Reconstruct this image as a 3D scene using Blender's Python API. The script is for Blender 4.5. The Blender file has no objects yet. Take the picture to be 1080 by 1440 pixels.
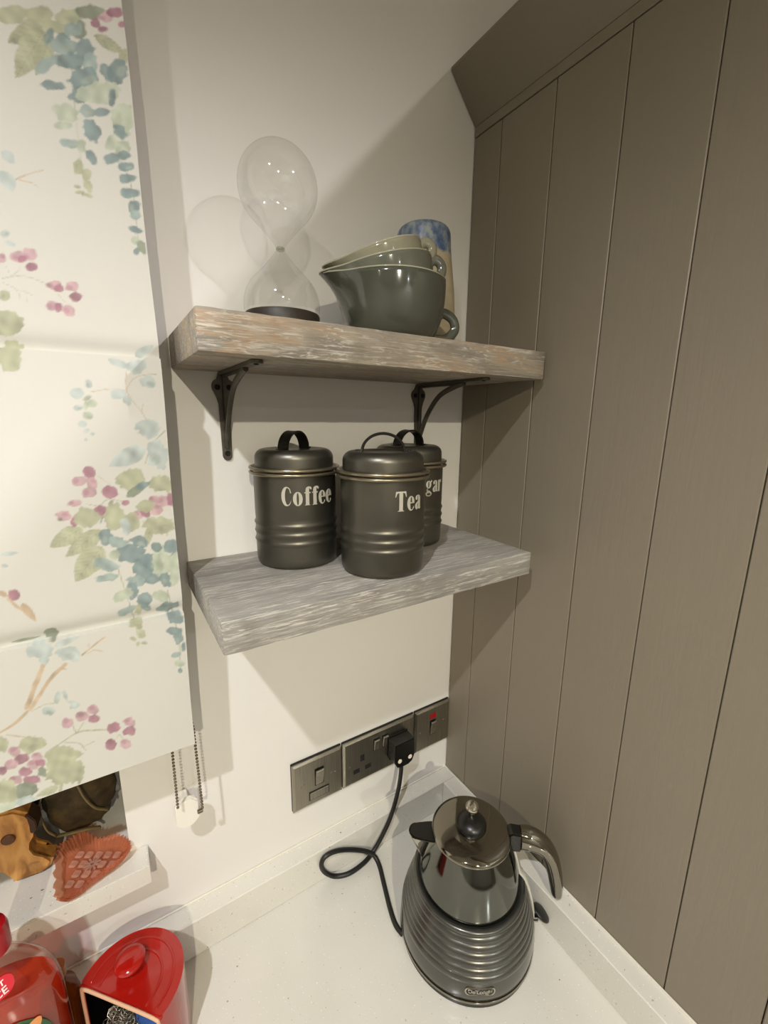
import bpy, bmesh, math, random
import numpy as np
from mathutils import Vector, Matrix
rnd = random.Random(7)
C = bpy.context.scene.collection
SC = bpy.context.scene
PI = math.pi

# ---------------------------------------------------------------- camera
cam = bpy.data.objects.new('camera', bpy.data.cameras.new('camera')); C.objects.link(cam); SC.camera = cam
cam.location = (-0.5046, -0.5554, 0.7443)
cam.rotation_euler = (1.3548, -0.0094, -0.5647)
cam.data.sensor_fit = 'HORIZONTAL'; cam.data.sensor_width = 36.0
cam.data.lens = 606.9 * 36.0 / 1080.0
cam.data.clip_start = 0.02

# ---------------------------------------------------------------- world, lamps, exposure
SC.view_settings.view_transform = 'Standard'; SC.view_settings.look = 'None'
SC.view_settings.gamma = 1.0; SC.view_settings.use_curve_mapping = False
SC.view_settings.exposure = -0.07
W = bpy.data.worlds.new('world'); SC.world = W; W.use_nodes = True
W.node_tree.nodes['Background'].inputs['Color'].default_value = (0.010, 0.011, 0.014, 1)
W.node_tree.nodes['Background'].inputs['Strength'].default_value = 1.0
CEIL = 1.50
DOWNLIGHTS = [  # position, watts, colour
    ((-0.93, -0.77), 7.0, (0.95, 0.96, 1.0), 146, 0.9),
    ((-0.96, -2.10), 11.3, (1.0, 0.915, 0.73), 172, 0.4),
    ((0.20, -1.30), 7.2, (1.0, 0.95, 0.97), 166, 0.6),
    ((-2.20, -1.30), 1.0, (1.0, 0.90, 0.75), 166, 0.6),
    ((-0.30, -3.00), 6.5, (0.97, 0.99, 1.0), 166, 0.6),
]

# ---------------------------------------------------------------- helpers
def lin(c):
    return tuple((x/255/12.92 if x/255 <= 0.04045 else ((x/255+0.055)/1.055)**2.4) for x in c)
def L4(c): return (*lin(c), 1.0)

class NT:
    def __init__(s, name):
        s.m = bpy.data.materials.new(name); s.m.use_nodes = True
        s.t = s.m.node_tree; s.b = s.t.nodes['Principled BSDF']; s.out = s.t.nodes['Material Output']
    def n(s, typ, **kw):
        nd = s.t.nodes.new(typ)
        for k, v in kw.items():
            if k in nd.inputs: nd.inputs[k].default_value = v
            else: setattr(nd, k, v)
        return nd
    def l(s, a, b): s.t.links.new(a, b)
    def coord(s, scale=(1,1,1), obj=True, rot=(0,0,0)):
        tc = s.n('ShaderNodeTexCoord'); mp = s.n('ShaderNodeMapping')
        mp.inputs['Scale'].default_value = scale; mp.inputs['Rotation'].default_value = rot
        s.l(tc.outputs['Object' if obj else 'Generated'], mp.inputs['Vector']); return mp.outputs['Vector']
    def noise(s, vec, scale, detail=4, rough=0.5, dist=0.0):
        nd = s.n('ShaderNodeTexNoise'); nd.inputs['Scale'].default_value = scale
        nd.inputs['Detail'].default_value = detail; nd.inputs['Roughness'].default_value = rough
        nd.inputs['Distortion'].default_value = dist
        s.l(vec, nd.inputs['Vector']); return nd.outputs['Fac']
    def ramp(s, fac, stops, interp='LINEAR'):
        r = s.n('ShaderNodeValToRGB'); r.color_ramp.interpolation = interp
        e = r.color_ramp.elements
        while len(e) < len(stops): e.new(0.5)
        for i, (p, c) in enumerate(stops):
            e[i].position = p; e[i].color = (*lin(c), 1) if len(c) == 3 else c
        s.l(fac, r.inputs['Fac']); return r.outputs['Color']
    def mix(s, fac, a, b, blend='MIX'):
        m = s.n('ShaderNodeMix', data_type='RGBA', blend_type=blend)
        for v, sock in ((fac, m.inputs[0]), (a, m.inputs[6]), (b, m.inputs[7])):
            if isinstance(v, (int, float)): sock.default_value = v
            elif isinstance(v, tuple): sock.default_value = (*lin(v), 1) if len(v) == 3 else v
            else: s.l(v, sock)
        return m.outputs[2]
    def bump(s, h, strength=0.2, dist=0.001):
        b = s.n('ShaderNodeBump'); b.inputs['Strength'].default_value = strength; b.inputs['Distance'].default_value = dist
        s.l(h, b.inputs['Height']); s.l(b.outputs['Normal'], s.b.inputs['Normal'])
    def setp(s, **kw):
        for k, v in kw.items():
            s.b.inputs[k.replace('_', ' ')].default_value = v
        return s

def simple(name, c, rough=0.5, metal=0.0, var=0.0, vs=8.0, bump=0.0, bs=60.0, coat=0.0, spec=0.5):
    k = NT(name); k.setp(Roughness=rough, Metallic=metal)
    k.b.inputs['Coat Weight'].default_value = coat; k.b.inputs['Coat Roughness'].default_value = 0.08
    k.b.inputs['Specular IOR Level'].default_value = spec
    v = k.coord()
    n = k.noise(v, vs, 3)
    c2 = tuple(min(255, max(0, x*(1-var))) for x in c)
    k.l(k.ramp(n, [(0.35, c2), (0.65, c)]), k.b.inputs['Base Color'])
    if bump: k.bump(k.noise(v, bs, 4), bump, 0.0006)
    return k.m

def thin_glass(name, tint=(254, 254, 253), edge=0.72, refl=1.0):
    """thin clear glass: seen through face on, greyer and more reflective at grazing angles"""
    k = NT(name); t = k.t
    tr = k.n('ShaderNodeBsdfTransparent'); gl = k.n('ShaderNodeBsdfGlossy'); gl.inputs['Roughness'].default_value = 0.05
    lw = k.n('ShaderNodeLayerWeight'); lw.inputs['Blend'].default_value = 0.35
    col = k.ramp(lw.outputs['Facing'], [(0.0, tint), (0.70, tuple(int(x*0.993) for x in tint)), (0.86, tuple(int(x*0.955) for x in tint)), (1.0, tuple(int(x*edge) for x in tint))])
    k.l(col, tr.inputs['Color'])
    pw = k.n('ShaderNodeMath', operation='POWER'); k.l(lw.outputs['Facing'], pw.inputs[0]); pw.inputs[1].default_value = 2.2
    m = k.n('ShaderNodeMath', operation='MULTIPLY_ADD'); k.l(pw.outputs[0], m.inputs[0]); m.inputs[1].default_value = 0.42*refl; m.inputs[2].default_value = 0.075
    mx = k.n('ShaderNodeMixShader'); k.l(m.outputs[0], mx.inputs[0]); k.l(tr.outputs[0], mx.inputs[1]); k.l(gl.outputs[0], mx.inputs[2])
    k.l(mx.outputs[0], k.out.inputs['Surface']); return k.m

def tinted(name, tint, body, amt=0.5, rough=0.05):
    """coloured see-through stuff: tinted transparency, some body colour, gloss on top"""
    k = NT(name)
    tr = k.n('ShaderNodeBsdfTransparent'); tr.inputs['Color'].default_value = L4(tint)
    k.setp(Roughness=rough); k.b.inputs['Base Color'].default_value = L4(body)
    n = k.noise(k.coord(), 30, 2)
    k.l(k.ramp(n, [(0.3, tuple(int(x*0.85) for x in body)), (0.7, body)]), k.b.inputs['Base Color'])
    mx = k.n('ShaderNodeMixShader'); mx.inputs[0].default_value = amt
    k.l(tr.outputs[0], mx.inputs[1]); k.l(k.b.outputs[0], mx.inputs[2]); k.l(mx.outputs[0], k.out.inputs['Surface']); return k.m

# objects -------------------------------------------------------
def tag(o, label=None, cat=None, group=None, kind=None):
    if label: o['label'] = label
    if cat: o['category'] = cat
    if group: o['group'] = group
    if kind: o['kind'] = kind
    return o
def thing(name, label, cat, loc=(0, 0, 0), rz=0.0, group=None, kind=None):
    o = bpy.data.objects.new(name, None); C.objects.link(o); o.empty_display_size = 0.02
    o.location = loc; o.rotation_euler = (0, 0, rz)
    return tag(o, label, cat, group, kind)
def obj(name, bm, m, parent=None, smooth=False, auto=None):
    me = bpy.data.meshes.new(name)
    bmesh.ops.recalc_face_normals(bm, faces=bm.faces)
    bm.to_mesh(me); bm.free()
    if smooth:
        me.polygons.foreach_set('use_smooth', [True]*len(me.polygons))
        if auto: me.set_sharp_from_angle(angle=math.radians(auto))
    o = bpy.data.objects.new(name, me); C.objects.link(o); me.materials.append(m)
    if parent: o.parent = parent
    return o
def NB(): return bmesh.new()
def box(bm, x0, x1, y0, y1, z0, z1, bev=0.0, seg=1, M=None):
    r = bmesh.ops.create_cube(bm, size=1.0)
    vs = r['verts']
    for v in vs:
        v.co = Vector(((x0+x1)/2 + v.co.x*(x1-x0), (y0+y1)/2 + v.co.y*(y1-y0), (z0+z1)/2 + v.co.z*(z1-z0)))
    if bev:
        es = list({e for v in vs for e in v.link_edges})
        r2 = bmesh.ops.bevel(bm, geom=es, offset=bev, segments=seg, affect='EDGES', profile=0.5)
        vs = list({v for f in r2['faces'] for v in f.verts} | {v for v in vs if v.is_valid})
    if M: bmesh.ops.transform(bm, matrix=M, verts=vs)
    return bm
def lathe(bm, prof, seg=48, M=None, closed=False, sx=1.0, sy=1.0):
    """prof: list of (r, z); r=0 closes on the axis"""
    rings = []
    for r, z in prof:
        if r <= 1e-7: rings.append([bm.verts.new((0, 0, z))])
        else: rings.append([bm.verts.new((r*sx*math.cos(2*PI*i/seg), r*sy*math.sin(2*PI*i/seg), z)) for i in range(seg)])
    vs = [v for r in rings for v in r]
    prs = list(zip(rings, rings[1:])) + ([(rings[-1], rings[0])] if closed else [])
    for a, b in prs:
        for i in range(seg):
            j = (i+1) % seg
            if len(a) == 1 and len(b) == 1: continue
            if len(a) == 1: bm.faces.new((a[0], b[i], b[j]))
            elif len(b) == 1: bm.faces.new((a[i], b[0], a[j]))
            else: bm.faces.new((a[i], b[i], b[j], a[j]))
    if M: bmesh.ops.transform(bm, matrix=M, verts=vs)
    return bm
def crom(P, n):
    P = [Vector(p) for p in P]; Q = [P[0]*2-P[1]] + P + [P[-1]*2-P[-2]]; out = []
    for i in range(1, len(Q)-2):
        a, b, c, d = Q[i-1:i+3]
        for k in range(n):
            t = k/n
            out.append(0.5*((2*b) + (c-a)*t + (2*a-5*b+4*c-d)*t*t + (3*b-a-3*c+d)*t**3))
    out.append(P[-1]); return out
def tube(bm, pts, rad, seg=12, cap=True, up=None, flat=1.0):
    """sweep; rad a number, or a list of (r_up, r_side) per point"""
    n = len(pts); pts = [Vector(p) for p in pts]; rings = []; prev = None
    for i, p in enumerate(pts):
        t = (pts[min(i+1, n-1)] - pts[max(i-1, 0)]).normalized()
        if up is not None: s = t.cross(Vector(up)).normalized(); u = s.cross(t).normalized()
        else:
            if prev is None: prev = Vector((0, 0, 1)) if abs(t.z) < 0.9 else Vector((1, 0, 0))
            u = (prev - t*prev.dot(t)).normalized(); prev = u; s = t.cross(u)
        r = rad[i] if isinstance(rad, (list, tuple)) else rad
        ru, rs = r if isinstance(r, (tuple, list)) else (r, r*flat)
        rings.append([bm.verts.new(p + u*(ru*math.cos(2*PI*k/seg)) + s*(rs*math.sin(2*PI*k/seg))) for k in range(seg)])
    for a, b in zip(rings, rings[1:]):
        for k in range(seg): bm.faces.new((a[k], a[(k+1) % seg], b[(k+1) % seg], b[k]))
    if cap: bm.faces.new(rings[0][::-1]); bm.faces.new(rings[-1])
    return bm
def prism(bm, poly, d0, d1, axis='y', M=None, bev=0.0):
    """extrude a 2D polygon (list of (a,b)) between d0 and d1 along an axis"""
    f = {'y': lambda a, b, d: (a, d, b), 'x': lambda a, b, d: (d, a, b), 'z': lambda a, b, d: (a, b, d)}[axis]
    A = [bm.verts.new(f(a, b, d0)) for a, b in poly]; B = [bm.verts.new(f(a, b, d1)) for a, b in poly]
    n = len(poly); fa = bm.faces.new(A); fb = bm.faces.new(B[::-1])
    for i in range(n): bm.faces.new((A[i], B[i], B[(i+1) % n], A[(i+1) % n]))
    if bev:
        bmesh.ops.bevel(bm, geom=list(set(fa.edges) | set(fb.edges)), offset=bev, segments=2, affect='EDGES')
    if M: bmesh.ops.transform(bm, matrix=M, verts=A+B if not bev else bm.verts)
    return bm
def TR(x, y, z, rz=0): return Matrix.Translation((x, y, z)) @ Matrix.Rotation(rz, 4, 'Z')
def rrect(w, h, r, n=5, cx=0, cy=0):
    out = []
    for (sx, sy, a0) in ((1, 1, 0), (-1, 1, 90), (-1, -1, 180), (1, -1, 270)):
        for k in range(n+1):
            a = math.radians(a0 + 90*k/n); out.append((cx+sx*(w/2-r)+r*math.cos(a), cy+sy*(h/2-r)+r*math.sin(a)))
    return out
def flatshape(loops, depth=0.0):
    """2D outlines with holes filled into faces (list of loops), as a bmesh in the xy plane"""
    cu = bpy.data.curves.new('tmp', 'CURVE'); cu.dimensions = '2D'; cu.fill_mode = 'BOTH'; cu.extrude = depth
    for lp in loops:
        sp = cu.splines.new('POLY'); sp.points.add(len(lp)-1); sp.use_cyclic_u = True
        for p, q in zip(sp.points, lp): p.co = (q[0], q[1], 0, 1)
    o = bpy.data.objects.new('tmp', cu); C.objects.link(o)
    bpy.context.view_layer.update()
    me = bpy.data.meshes.new_from_object(o.evaluated_get(bpy.context.evaluated_depsgraph_get()))
    bm = bmesh.new(); bm.from_mesh(me)
    bpy.data.objects.remove(o); bpy.data.curves.remove(cu); bpy.data.meshes.remove(me)
    return bm
def textshape(s, size, bold=0.0):
    cu = bpy.data.curves.new('tmp', 'FONT'); cu.body = s; cu.size = size; cu.offset = bold; cu.align_x = 'CENTER'; cu.align_y = 'CENTER'; cu.extrude = 0.0
    o = bpy.data.objects.new('tmp', cu); C.objects.link(o); bpy.context.view_layer.update()
    me = bpy.data.meshes.new_from_object(o.evaluated_get(bpy.context.evaluated_depsgraph_get()))
    bm = bmesh.new(); bm.from_mesh(me)
    bpy.data.objects.remove(o); bpy.data.curves.remove(cu); bpy.data.meshes.remove(me)
    return bm
# ---------------------------------------------------------------- materials
def m_wall():
    k = NT('wall_paint'); k.setp(Roughness=0.55)
    v = k.coord(); n = k.noise(v, 2.0, 3); c = k.ramp(n, [(0.3, (226, 223, 216)), (0.7, (230, 227, 220))])
    sc = k.noise(v, 240, 2); c = k.mix(k.ramp(sc, [(0.76, (0, 0, 0)), (0.80, (255, 255, 255))]), c, (200, 192, 176))
    k.l(c, k.b.inputs['Base Color']); k.bump(k.noise(v, 380, 3), 0.12, 0.0004); return k.m
M_WALL = m_wall()
def m_quartz():
    k = NT('quartz'); k.setp(Roughness=0.16); k.b.inputs['Specular IOR Level'].default_value = 0.5
    v = k.coord(); base = k.ramp(k.noise(v, 7, 3), [(0.3, (212, 209, 198)), (0.7, (220, 217, 207))])
    n1 = k.noise(v, 260, 1); n2 = k.noise(v, 150, 1)
    c = k.mix(k.ramp(n1, [(0.735, (0, 0, 0)), (0.77, (255, 255, 255))]), base, (176, 170, 158))
    c = k.mix(k.ramp(n2, [(0.79, (0, 0, 0)), (0.81, (255, 255, 255))]), c, (124, 116, 104))
    c = k.mix(k.ramp(k.noise(v, 420, 1), [(0.70, (0, 0, 0)), (0.75, (255, 255, 255))]), c, (238, 237, 230))
    k.l(c, k.b.inputs['Base Color']); return k.m
M_QUARTZ = m_quartz()
def m_board():
    k = NT('painted_board'); k.setp(Roughness=0.42)
    v = k.coord((1, 1, 0.09)); g = k.noise(v, 190, 4, 0.6, 0.6); g2 = k.noise(k.coord((1, 1, 0.03)), 34, 3, 0.5, 1.5)
    k.l(k.ramp(k.noise(k.coord(), 3, 2), [(0.3, (126, 117, 101)), (0.7, (132, 123, 107))]), k.b.inputs['Base Color'])
    s = k.n('ShaderNodeMath', operation='ADD'); k.l(g, s.inputs[0]); k.l(g2, s.inputs[1])
    k.bump(s.outputs[0], 0.28, 0.0009); return k.m
M_BOARD = m_board()
def m_limed(name, warm):
    """brushed, limed timber: grain along x, white wash caught in the grain"""
    k = NT(name); k.setp(Roughness=0.62)
    v = k.coord((0.045, 1, 1)); g = k.noise(v, 300, 6, 0.65, 0.35); b = k.noise(k.coord((0.13, 1, 1)), 26, 4, 0.6, 1.0 if warm else 0.4)
    if warm:
        base = k.ramp(b, [(0.30, (116, 108, 98)), (0.42, (140, 131, 117)), (0.50, (156, 145, 128)), (0.565, (166, 143, 117)), (0.61, (144, 136, 124))])
    else:
        base = k.ramp(b, [(0.30, (126, 122, 116)), (0.5, (148, 144, 136)), (0.7, (164, 160, 152))])
    c = k.mix(k.ramp(g, [(0.32, (150, 150, 150)), (0.46, (0, 0, 0))]), base, (104, 93, 82))
    wash = k.noise(k.coord((0.16 if warm else 0.07, 1, 1)), 230 if warm else 380, 5, 0.7, 1.6 if warm else 0.5)
    patch = k.noise(k.coord((0.5, 1, 1)), 17, 3, 0.6, 1.0)
    m = k.n('ShaderNodeMath', operation='MULTIPLY')
    k.l(k.ramp(wash, [(0.52, (0, 0, 0)), (0.62, (225, 225, 225))]), m.inputs[0])
    k.l(k.ramp(patch, [(0.42, (40, 40, 40)), (0.58, (255, 255, 255))]), m.inputs[1])
    c = k.mix(m.outputs[0], c, (214, 207, 194))
    fine = k.noise(k.coord((0.035, 1, 1), rot=(0.02, 0.01, 0.0)), 420, 4, 0.7, 0.2)
    c = k.mix(k.ramp(fine, [(0.55, (0, 0, 0)), (0.64, (200, 200, 200))]), c, (206, 202, 192))
    c = k.mix(k.ramp(fine, [(0.33, (150, 150, 150)), (0.42, (0, 0, 0))]), c, (92, 84, 76))
    k.l(c, k.b.inputs['Base Color']); k.bump(g, 0.6, 0.0016); return k.m
M_LIMEW = m_limed('limed_timber_warm', True)
M_LIMEG = m_limed('limed_timber_grey', False)
M_IRON = simple('cast_iron', (92, 87, 76), 0.42, 0.4, 0.15, 60, 0.15, 300)
M_BLACK = simple('black_plastic', (20, 19, 17), 0.32)
M_HOLE = simple('screw_recess', (8, 8, 7), 0.8)
M_RUBBER = simple('black_rubber', (24, 23, 21), 0.45)
M_WHITE = simple('white_plastic', (232, 228, 216), 0.35)
M_CREAM = simple('cream_plastic', (240, 228, 205), 0.4)
M_RED = simple('red_plastic', (150, 14, 18), 0.3)
def m_steel():
    k = NT('brushed_steel'); k.setp(Roughness=0.34, Metallic=0.95)
    k.b.inputs['Anisotropic'].default_value = 0.6
    v = k.coord((1, 1, 0.02)); n = k.noise(v, 900, 2)
    k.l(k.ramp(n, [(0.3, (150, 144, 130)), (0.7, (172, 166, 152))]), k.b.inputs['Base Color']); k.bump(n, 0.05, 0.0002); return k.m
M_STEEL = m_steel()

# ---------------------------------------------------------------- the room shell
def structure(name, bm, m, label, cat):
    return tag(obj(name, bm, m), label, cat, kind='structure')
M_FAR = simple('pale_grey_paint', (182, 179, 172), 0.6)
WX0, WX1, WZ0, WZ1 = -1.55, -0.5358, 0.163, 1.34     # window opening in the back wall
b = NB()
box(b, -2.6, WX0, 0, 0.16, -0.9, CEIL); box(b, WX1, 1.6, 0, 0.16, -0.9, CEIL)
box(b, WX0, WX1, 0, 0.16, -0.9, WZ0); box(b, WX0, WX1, 0, 0.16, WZ1, CEIL)
structure('wall_back', b, M_WALL, 'cream painted wall with the window and both shelves', 'wall')
b = NB(); box(b, -2.75, -2.6, -3.4, 0.16, -0.9, CEIL); structure('wall_left', b, M_FAR, 'plain pale grey side wall of the kitchen', 'wall')
b = NB(); box(b, 1.6, 1.75, -3.4, 0.16, -0.9, CEIL); structure('wall_right', b, M_FAR, 'plain pale grey wall beyond the tall cabinet', 'wall')
b = NB(); box(b, -2.75, 1.75, -3.55, -3.4, -0.9, CEIL); structure('wall_front', b, M_FAR, 'plain pale grey wall across the kitchen', 'wall')
b = NB(); box(b, -2.75, 1.75, -3.55, 0.16, CEIL, CEIL+0.1)
structure('ceiling', b, simple('ceiling_paint', (226, 223, 214), 0.8), 'white painted ceiling', 'ceiling')
b = NB(); box(b, -2.75, 1.75, -3.55, 0.16, -1.0, -0.9)
structure('floor', b, simple('floor_tile', (92, 82, 70), 0.4, 0, 0.2, 5), 'brown kitchen floor', 'floor')
# window sill slab: L-shaped, in the reveal and out over the wall face
b = NB()
prism(b, [(WX0, 0.118), (WX1-0.0003, 0.118), (WX1-0.0003, -0.0002), (-0.5165, -0.0002), (-0.5165, -0.033), (WX0-0.02, -0.033), (WX0-0.02, -0.0002), (WX0, -0.0002)], WZ0+0.0005, 0.191, 'z', bev=0.0012)
structure('trim_1', b, M_QUARTZ, 'white speckled stone window sill under the blind', 'sill')
# window frame and pane
wn = thing('window_1', 'dark night window behind the floral blind', 'window', (0, 0, 0), kind='structure')
M_UPVC = simple('window_frame_paint', (206, 204, 196), 0.4)
b = NB(); fy0, fy1 = 0.118, 0.158
box(b, WX0, WX1, fy0, fy1, 0.17, 0.191+0.012, 0.002); box(b, WX0, WX1, fy0, fy1, WZ1-0.05, WZ1, 0.002)
box(b, WX0, WX0+0.05, fy0, fy1, 0.2, WZ1-0.05, 0.002); box(b, WX1-0.012, WX1, fy0, fy1, 0.2, WZ1-0.05, 0.002)
obj('window_frame', b, M_UPVC, wn)
b = NB(); box(b, WX0+0.05, WX1-0.012, 0.134, 0.140, 0.203, WZ1-0.05)
gm = NT('night_glass'); gm.setp(Roughness=0.03); gm.b.inputs['Base Color'].default_value = L4((34, 29, 18)); gm.b.inputs['Specular IOR Level'].default_value = 0.6
obj('pane', b, gm.m, wn)
# upstands round the worktop
UH, UT = 0.0607, 0.0291
b = NB(); box(b, -2.55, -0.0004, -UT, -0.0004, 0.0003, UH, 0.0012)
structure('trim_2', b, M_QUARTZ, 'white stone upstand along the wall under the sockets', 'upstand')
b = NB(); box(b, -UT, -0.0004, -0.64, -UT-0.0005, 0.0003, UH, 0.0012)
structure('trim_3', b, M_QUARTZ, 'white stone upstand along the foot of the tall panelled cabinet', 'upstand')
b = NB(); box(b, -2.55, -0.0006, -0.0028, -0.0006, UH+0.0002, UH+0.0024)
box(b, -0.0028, -0.0006, -0.64, -0.0030, UH+0.0002, UH+0.0024)
structure('trim_4', b, simple('sealant', (230, 226, 212), 0.25), 'thin white sealant line on top of the upstands', 'sealant')
# worktop
b = NB(); box(b, -2.55, -0.0006, -0.64, -0.0006, -0.03, 0.0, 0.002)
tag(obj('worktop', b, M_QUARTZ), 'white speckled stone worktop under the kettle', 'worktop')

# downlights (above the frame)
M_TRIMW = simple('lamp_trim', (225, 222, 214), 0.3)
M_LAMP = NT('lamp_face'); M_LAMP.b.inputs['Emission Color'].default_value = (1, 0.87, 0.66, 1); M_LAMP.b.inputs['Emission Strength'].default_value = 6.0
for i, ((x, y), wt, col, sang, sbl) in enumerate(DOWNLIGHTS):
    t = thing('ceiling_light', 'small round recessed downlight in the white ceiling, ' + ('over the worktop by the window', 'in the middle row behind the camera', 'above the tall cabinets', 'furthest towards the side wall past the window', 'furthest back behind the camera')[i], 'light', (x, y, CEIL), group='ceiling downlights')
    b = NB(); lathe(b, [(0.030, -0.0005), (0.043, -0.0005), (0.043, -0.004), (0.030, -0.006)], 32, closed=True); obj('lamp_trim', b, M_TRIMW, t, True, 40)
    b = NB(); lathe(b, [(0, -0.001), (0.029, -0.001), (0.029, -0.003), (0, -0.003)], 24); obj('lamp_face', b, M_LAMP.m, t)
    ld = bpy.data.lights.new('downlight_lamp', 'SPOT'); ld.energy = wt*9.0; ld.color = col; ld.shadow_soft_size = 0.016
    ld.spot_size = math.radians(sang); ld.spot_blend = sbl
    lo = bpy.data.objects.new('downlight_lamp', ld); C.objects.link(lo); lo.parent = t; lo.location = (0, 0, -0.022)

# ---------------------------------------------------------------- tall panelled cabinet on the right
cab = thing('tall_cabinet', 'tall taupe painted cabinet clad in vertical boards with a sloping cornice', 'cabinet', (0, 0, -0.9))
Z = 0.9
HT = 1.1586
b = NB(); box(b, 0.0125, 0.60, -1.500, -0.001, 0.001, HT+0.05+Z); obj('carcass', b, M_BOARD, cab)
GR = [0.0015, 0.0545, 0.1419, 0.2328, 0.3214, 0.4113, 0.4951, 0.585] + [0.585+0.0915*i for i in range(1, 11)]
for y0, y1 in zip(GR, GR[1:]):
    b = NB(); box(b, 0.0, 0.012, -y1+0.0005, -y0-0.0005, 0.001, 1.1455+Z, 0.0010, 1); obj('board', b, M_BOARD, cab)
b = NB(); box(b, -0.0006, 0.012, -1.500, -0.0015, 1.1466+Z, HT+Z+0.001, 0.0008); obj('frieze', b, M_BOARD, cab)
b = NB()   # cornice: slopes out over the boards, flat top
prism(b, [(0.0, HT+Z+0.0015), (-0.0487, 1.2129+Z), (-0.0487, 1.2165+Z), (-0.044, 1.2165+Z), (0.02, 1.215+Z), (0.02, HT+Z+0.0015)], -1.545, -0.0012, 'y')
obj('cornice', b, M_BOARD, cab)
b = NB()   # the same cornice across the front
prism(b, [(-1.500, HT+Z+0.0015), (-1.545, 1.2129+Z), (-1.545, 1.2165+Z), (-1.485, 1.215+Z), (-1.485, HT+Z+0.0015)], 0.021, 0.60, 'x')
obj('cornice', b, M_BOARD, cab)

# ---------------------------------------------------------------- shelves
def shelf(x0, x1, zt, th, d, m, label, seed):
    b = NB(); box(b, x0, x1, -d, -0.0006, zt-th, zt, 0.0018, 2)
    bmesh.ops.subdivide_edges(b, edges=[e for e in b.edges if abs(e.verts[0].co.x-e.verts[1].co.x) > 0.1], cuts=40, use_grid_fill=True)
    r = random.Random(seed); off = [r.uniform(-1, 1) for _ in range(60)]
    for v in b.verts:   # slightly uneven, hand-worked arrises
        k = (v.co.x-x0)/(x1-x0)*58; i = int(k); f = k-i; w = off[i]*(1-f)+off[i+1]*f
        if v.co.y < -d+0.003: v.co.y += 0.0005*w
        if v.co.z > zt-0.001 and v.co.y < -d+0.004: v.co.z += 0.0004*w - 0.0004
    o = obj('wall_shelf', b, m, None, True, 30); return tag(o, label, 'shelf')
S1, S2 = 0.8297, 0.5693
shelf(-0.4356, -0.0100, S1, 0.0348, 0.1668, M_LIMEW, 'upper limed timber wall shelf on two iron brackets', 1)
shelf(-0.4384, -0.0380, S2, 0.0314, 0.1930, M_LIMEG, 'lower grey limed timber wall shelf carrying the canisters', 2)

def bracket(x, label, L=0.148, H=0.1035):
    t = thing('shelf_bracket', label, 'bracket', (x, 0, S1-0.0348-0.0006), group='iron brackets under the upper shelf')
    b = NB()   # wall strap with two lobes at the top
    out = [(-0.0055, -H+0.0055)] + [(0.0055*math.cos(a), -H+0.0055+0.0055*math.sin(a)) for a in np.linspace(PI*1.1, PI*1.9, 7)] + [(0.0055, -H+0.0055)]
    out += [(0.0058, -0.036), (0.0085, -0.028)] + [(0.0062+0.0068*math.cos(a), -0.0165+0.0085*math.sin(a)) for a in np.linspace(-0.8, 1.5, 8)] + [(0.005, -0.001)]
    right = out
    left = [(-x_, z_) for x_, z_ in right[8:]][::-1]
    poly = right + left
    prism(b, poly, -0.0032, -0.0004, 'y', bev=0.0005); obj('wall_strap', b, M_IRON, t)
    b = NB()   # horizontal arm under the shelf with a rounded tab end
    poly = [(-0.0052, -0.0035), (0.0052, -0.0035), (0.0046, -L+0.012)] + [(0.0062*math.cos(a), -L+0.0062+0.0062*math.sin(a)) for a in np.linspace(0, -PI, 9)] + [(-0.0046, -L+0.012)]
    prism(b, poly, -0.0030, 0.0, 'z', bev=0.0005); obj('arm', b, M_IRON, t)
    b = NB()   # raised ribs
    box(b, -0.0011, 0.0011, -0.0065, -0.0030, -H+0.018, -0.004, 0.0004); box(b, -0.0012, 0.0012, -L*0.70, -0.004, -0.0062, -0.0030, 0.0004); obj('rib', b, M_IRON, t)
    b = NB()   # curved brace
    P = crom([(0, -0.0042, -H+0.016), (0, -0.0105, -H+0.030), (0, -0.026, -H+0.058), (0, -0.052, -H+0.084), (0, -0.084, -0.0080), (0, -0.104, -0.0035)], 6)
    tube(b, P, [(0.0030, 0.0040)]*len(P), 8, up=(1, 0, 0)); obj('brace', b, M_IRON, t, True, 50)
    for sx, sz in ((-0.0068, -0.0170), (0.0068, -0.0170), (0, -H+0.0085)):
        b = NB(); lathe(b, [(0, 0), (0.0031, 0), (0.0034, 0.0006), (0.0026, 0.0011), (0.0008, 0.0004), (0, 0.0004)], 14, Matrix.Translation((sx, -0.0031, sz)) @ Matrix.Rotation(PI/2, 4, 'X'))
        obj('screw', b, M_HOLE, t, True, 40)
    b = NB(); lathe(b, [(0, 0), (0.0024, 0), (0.0020, 0.0008), (0, 0.0008)], 12, Matrix.Translation((0, -L+0.008, -0.0031)) @ Matrix.Rotation(PI, 4, 'X')); obj('screw', b, M_HOLE, t)
bracket(-0.3812, 'cast iron bracket holding the upper shelf near the blind')
bracket(-0.0915, 'cast iron bracket holding the upper shelf near the tall cabinet')

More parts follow.
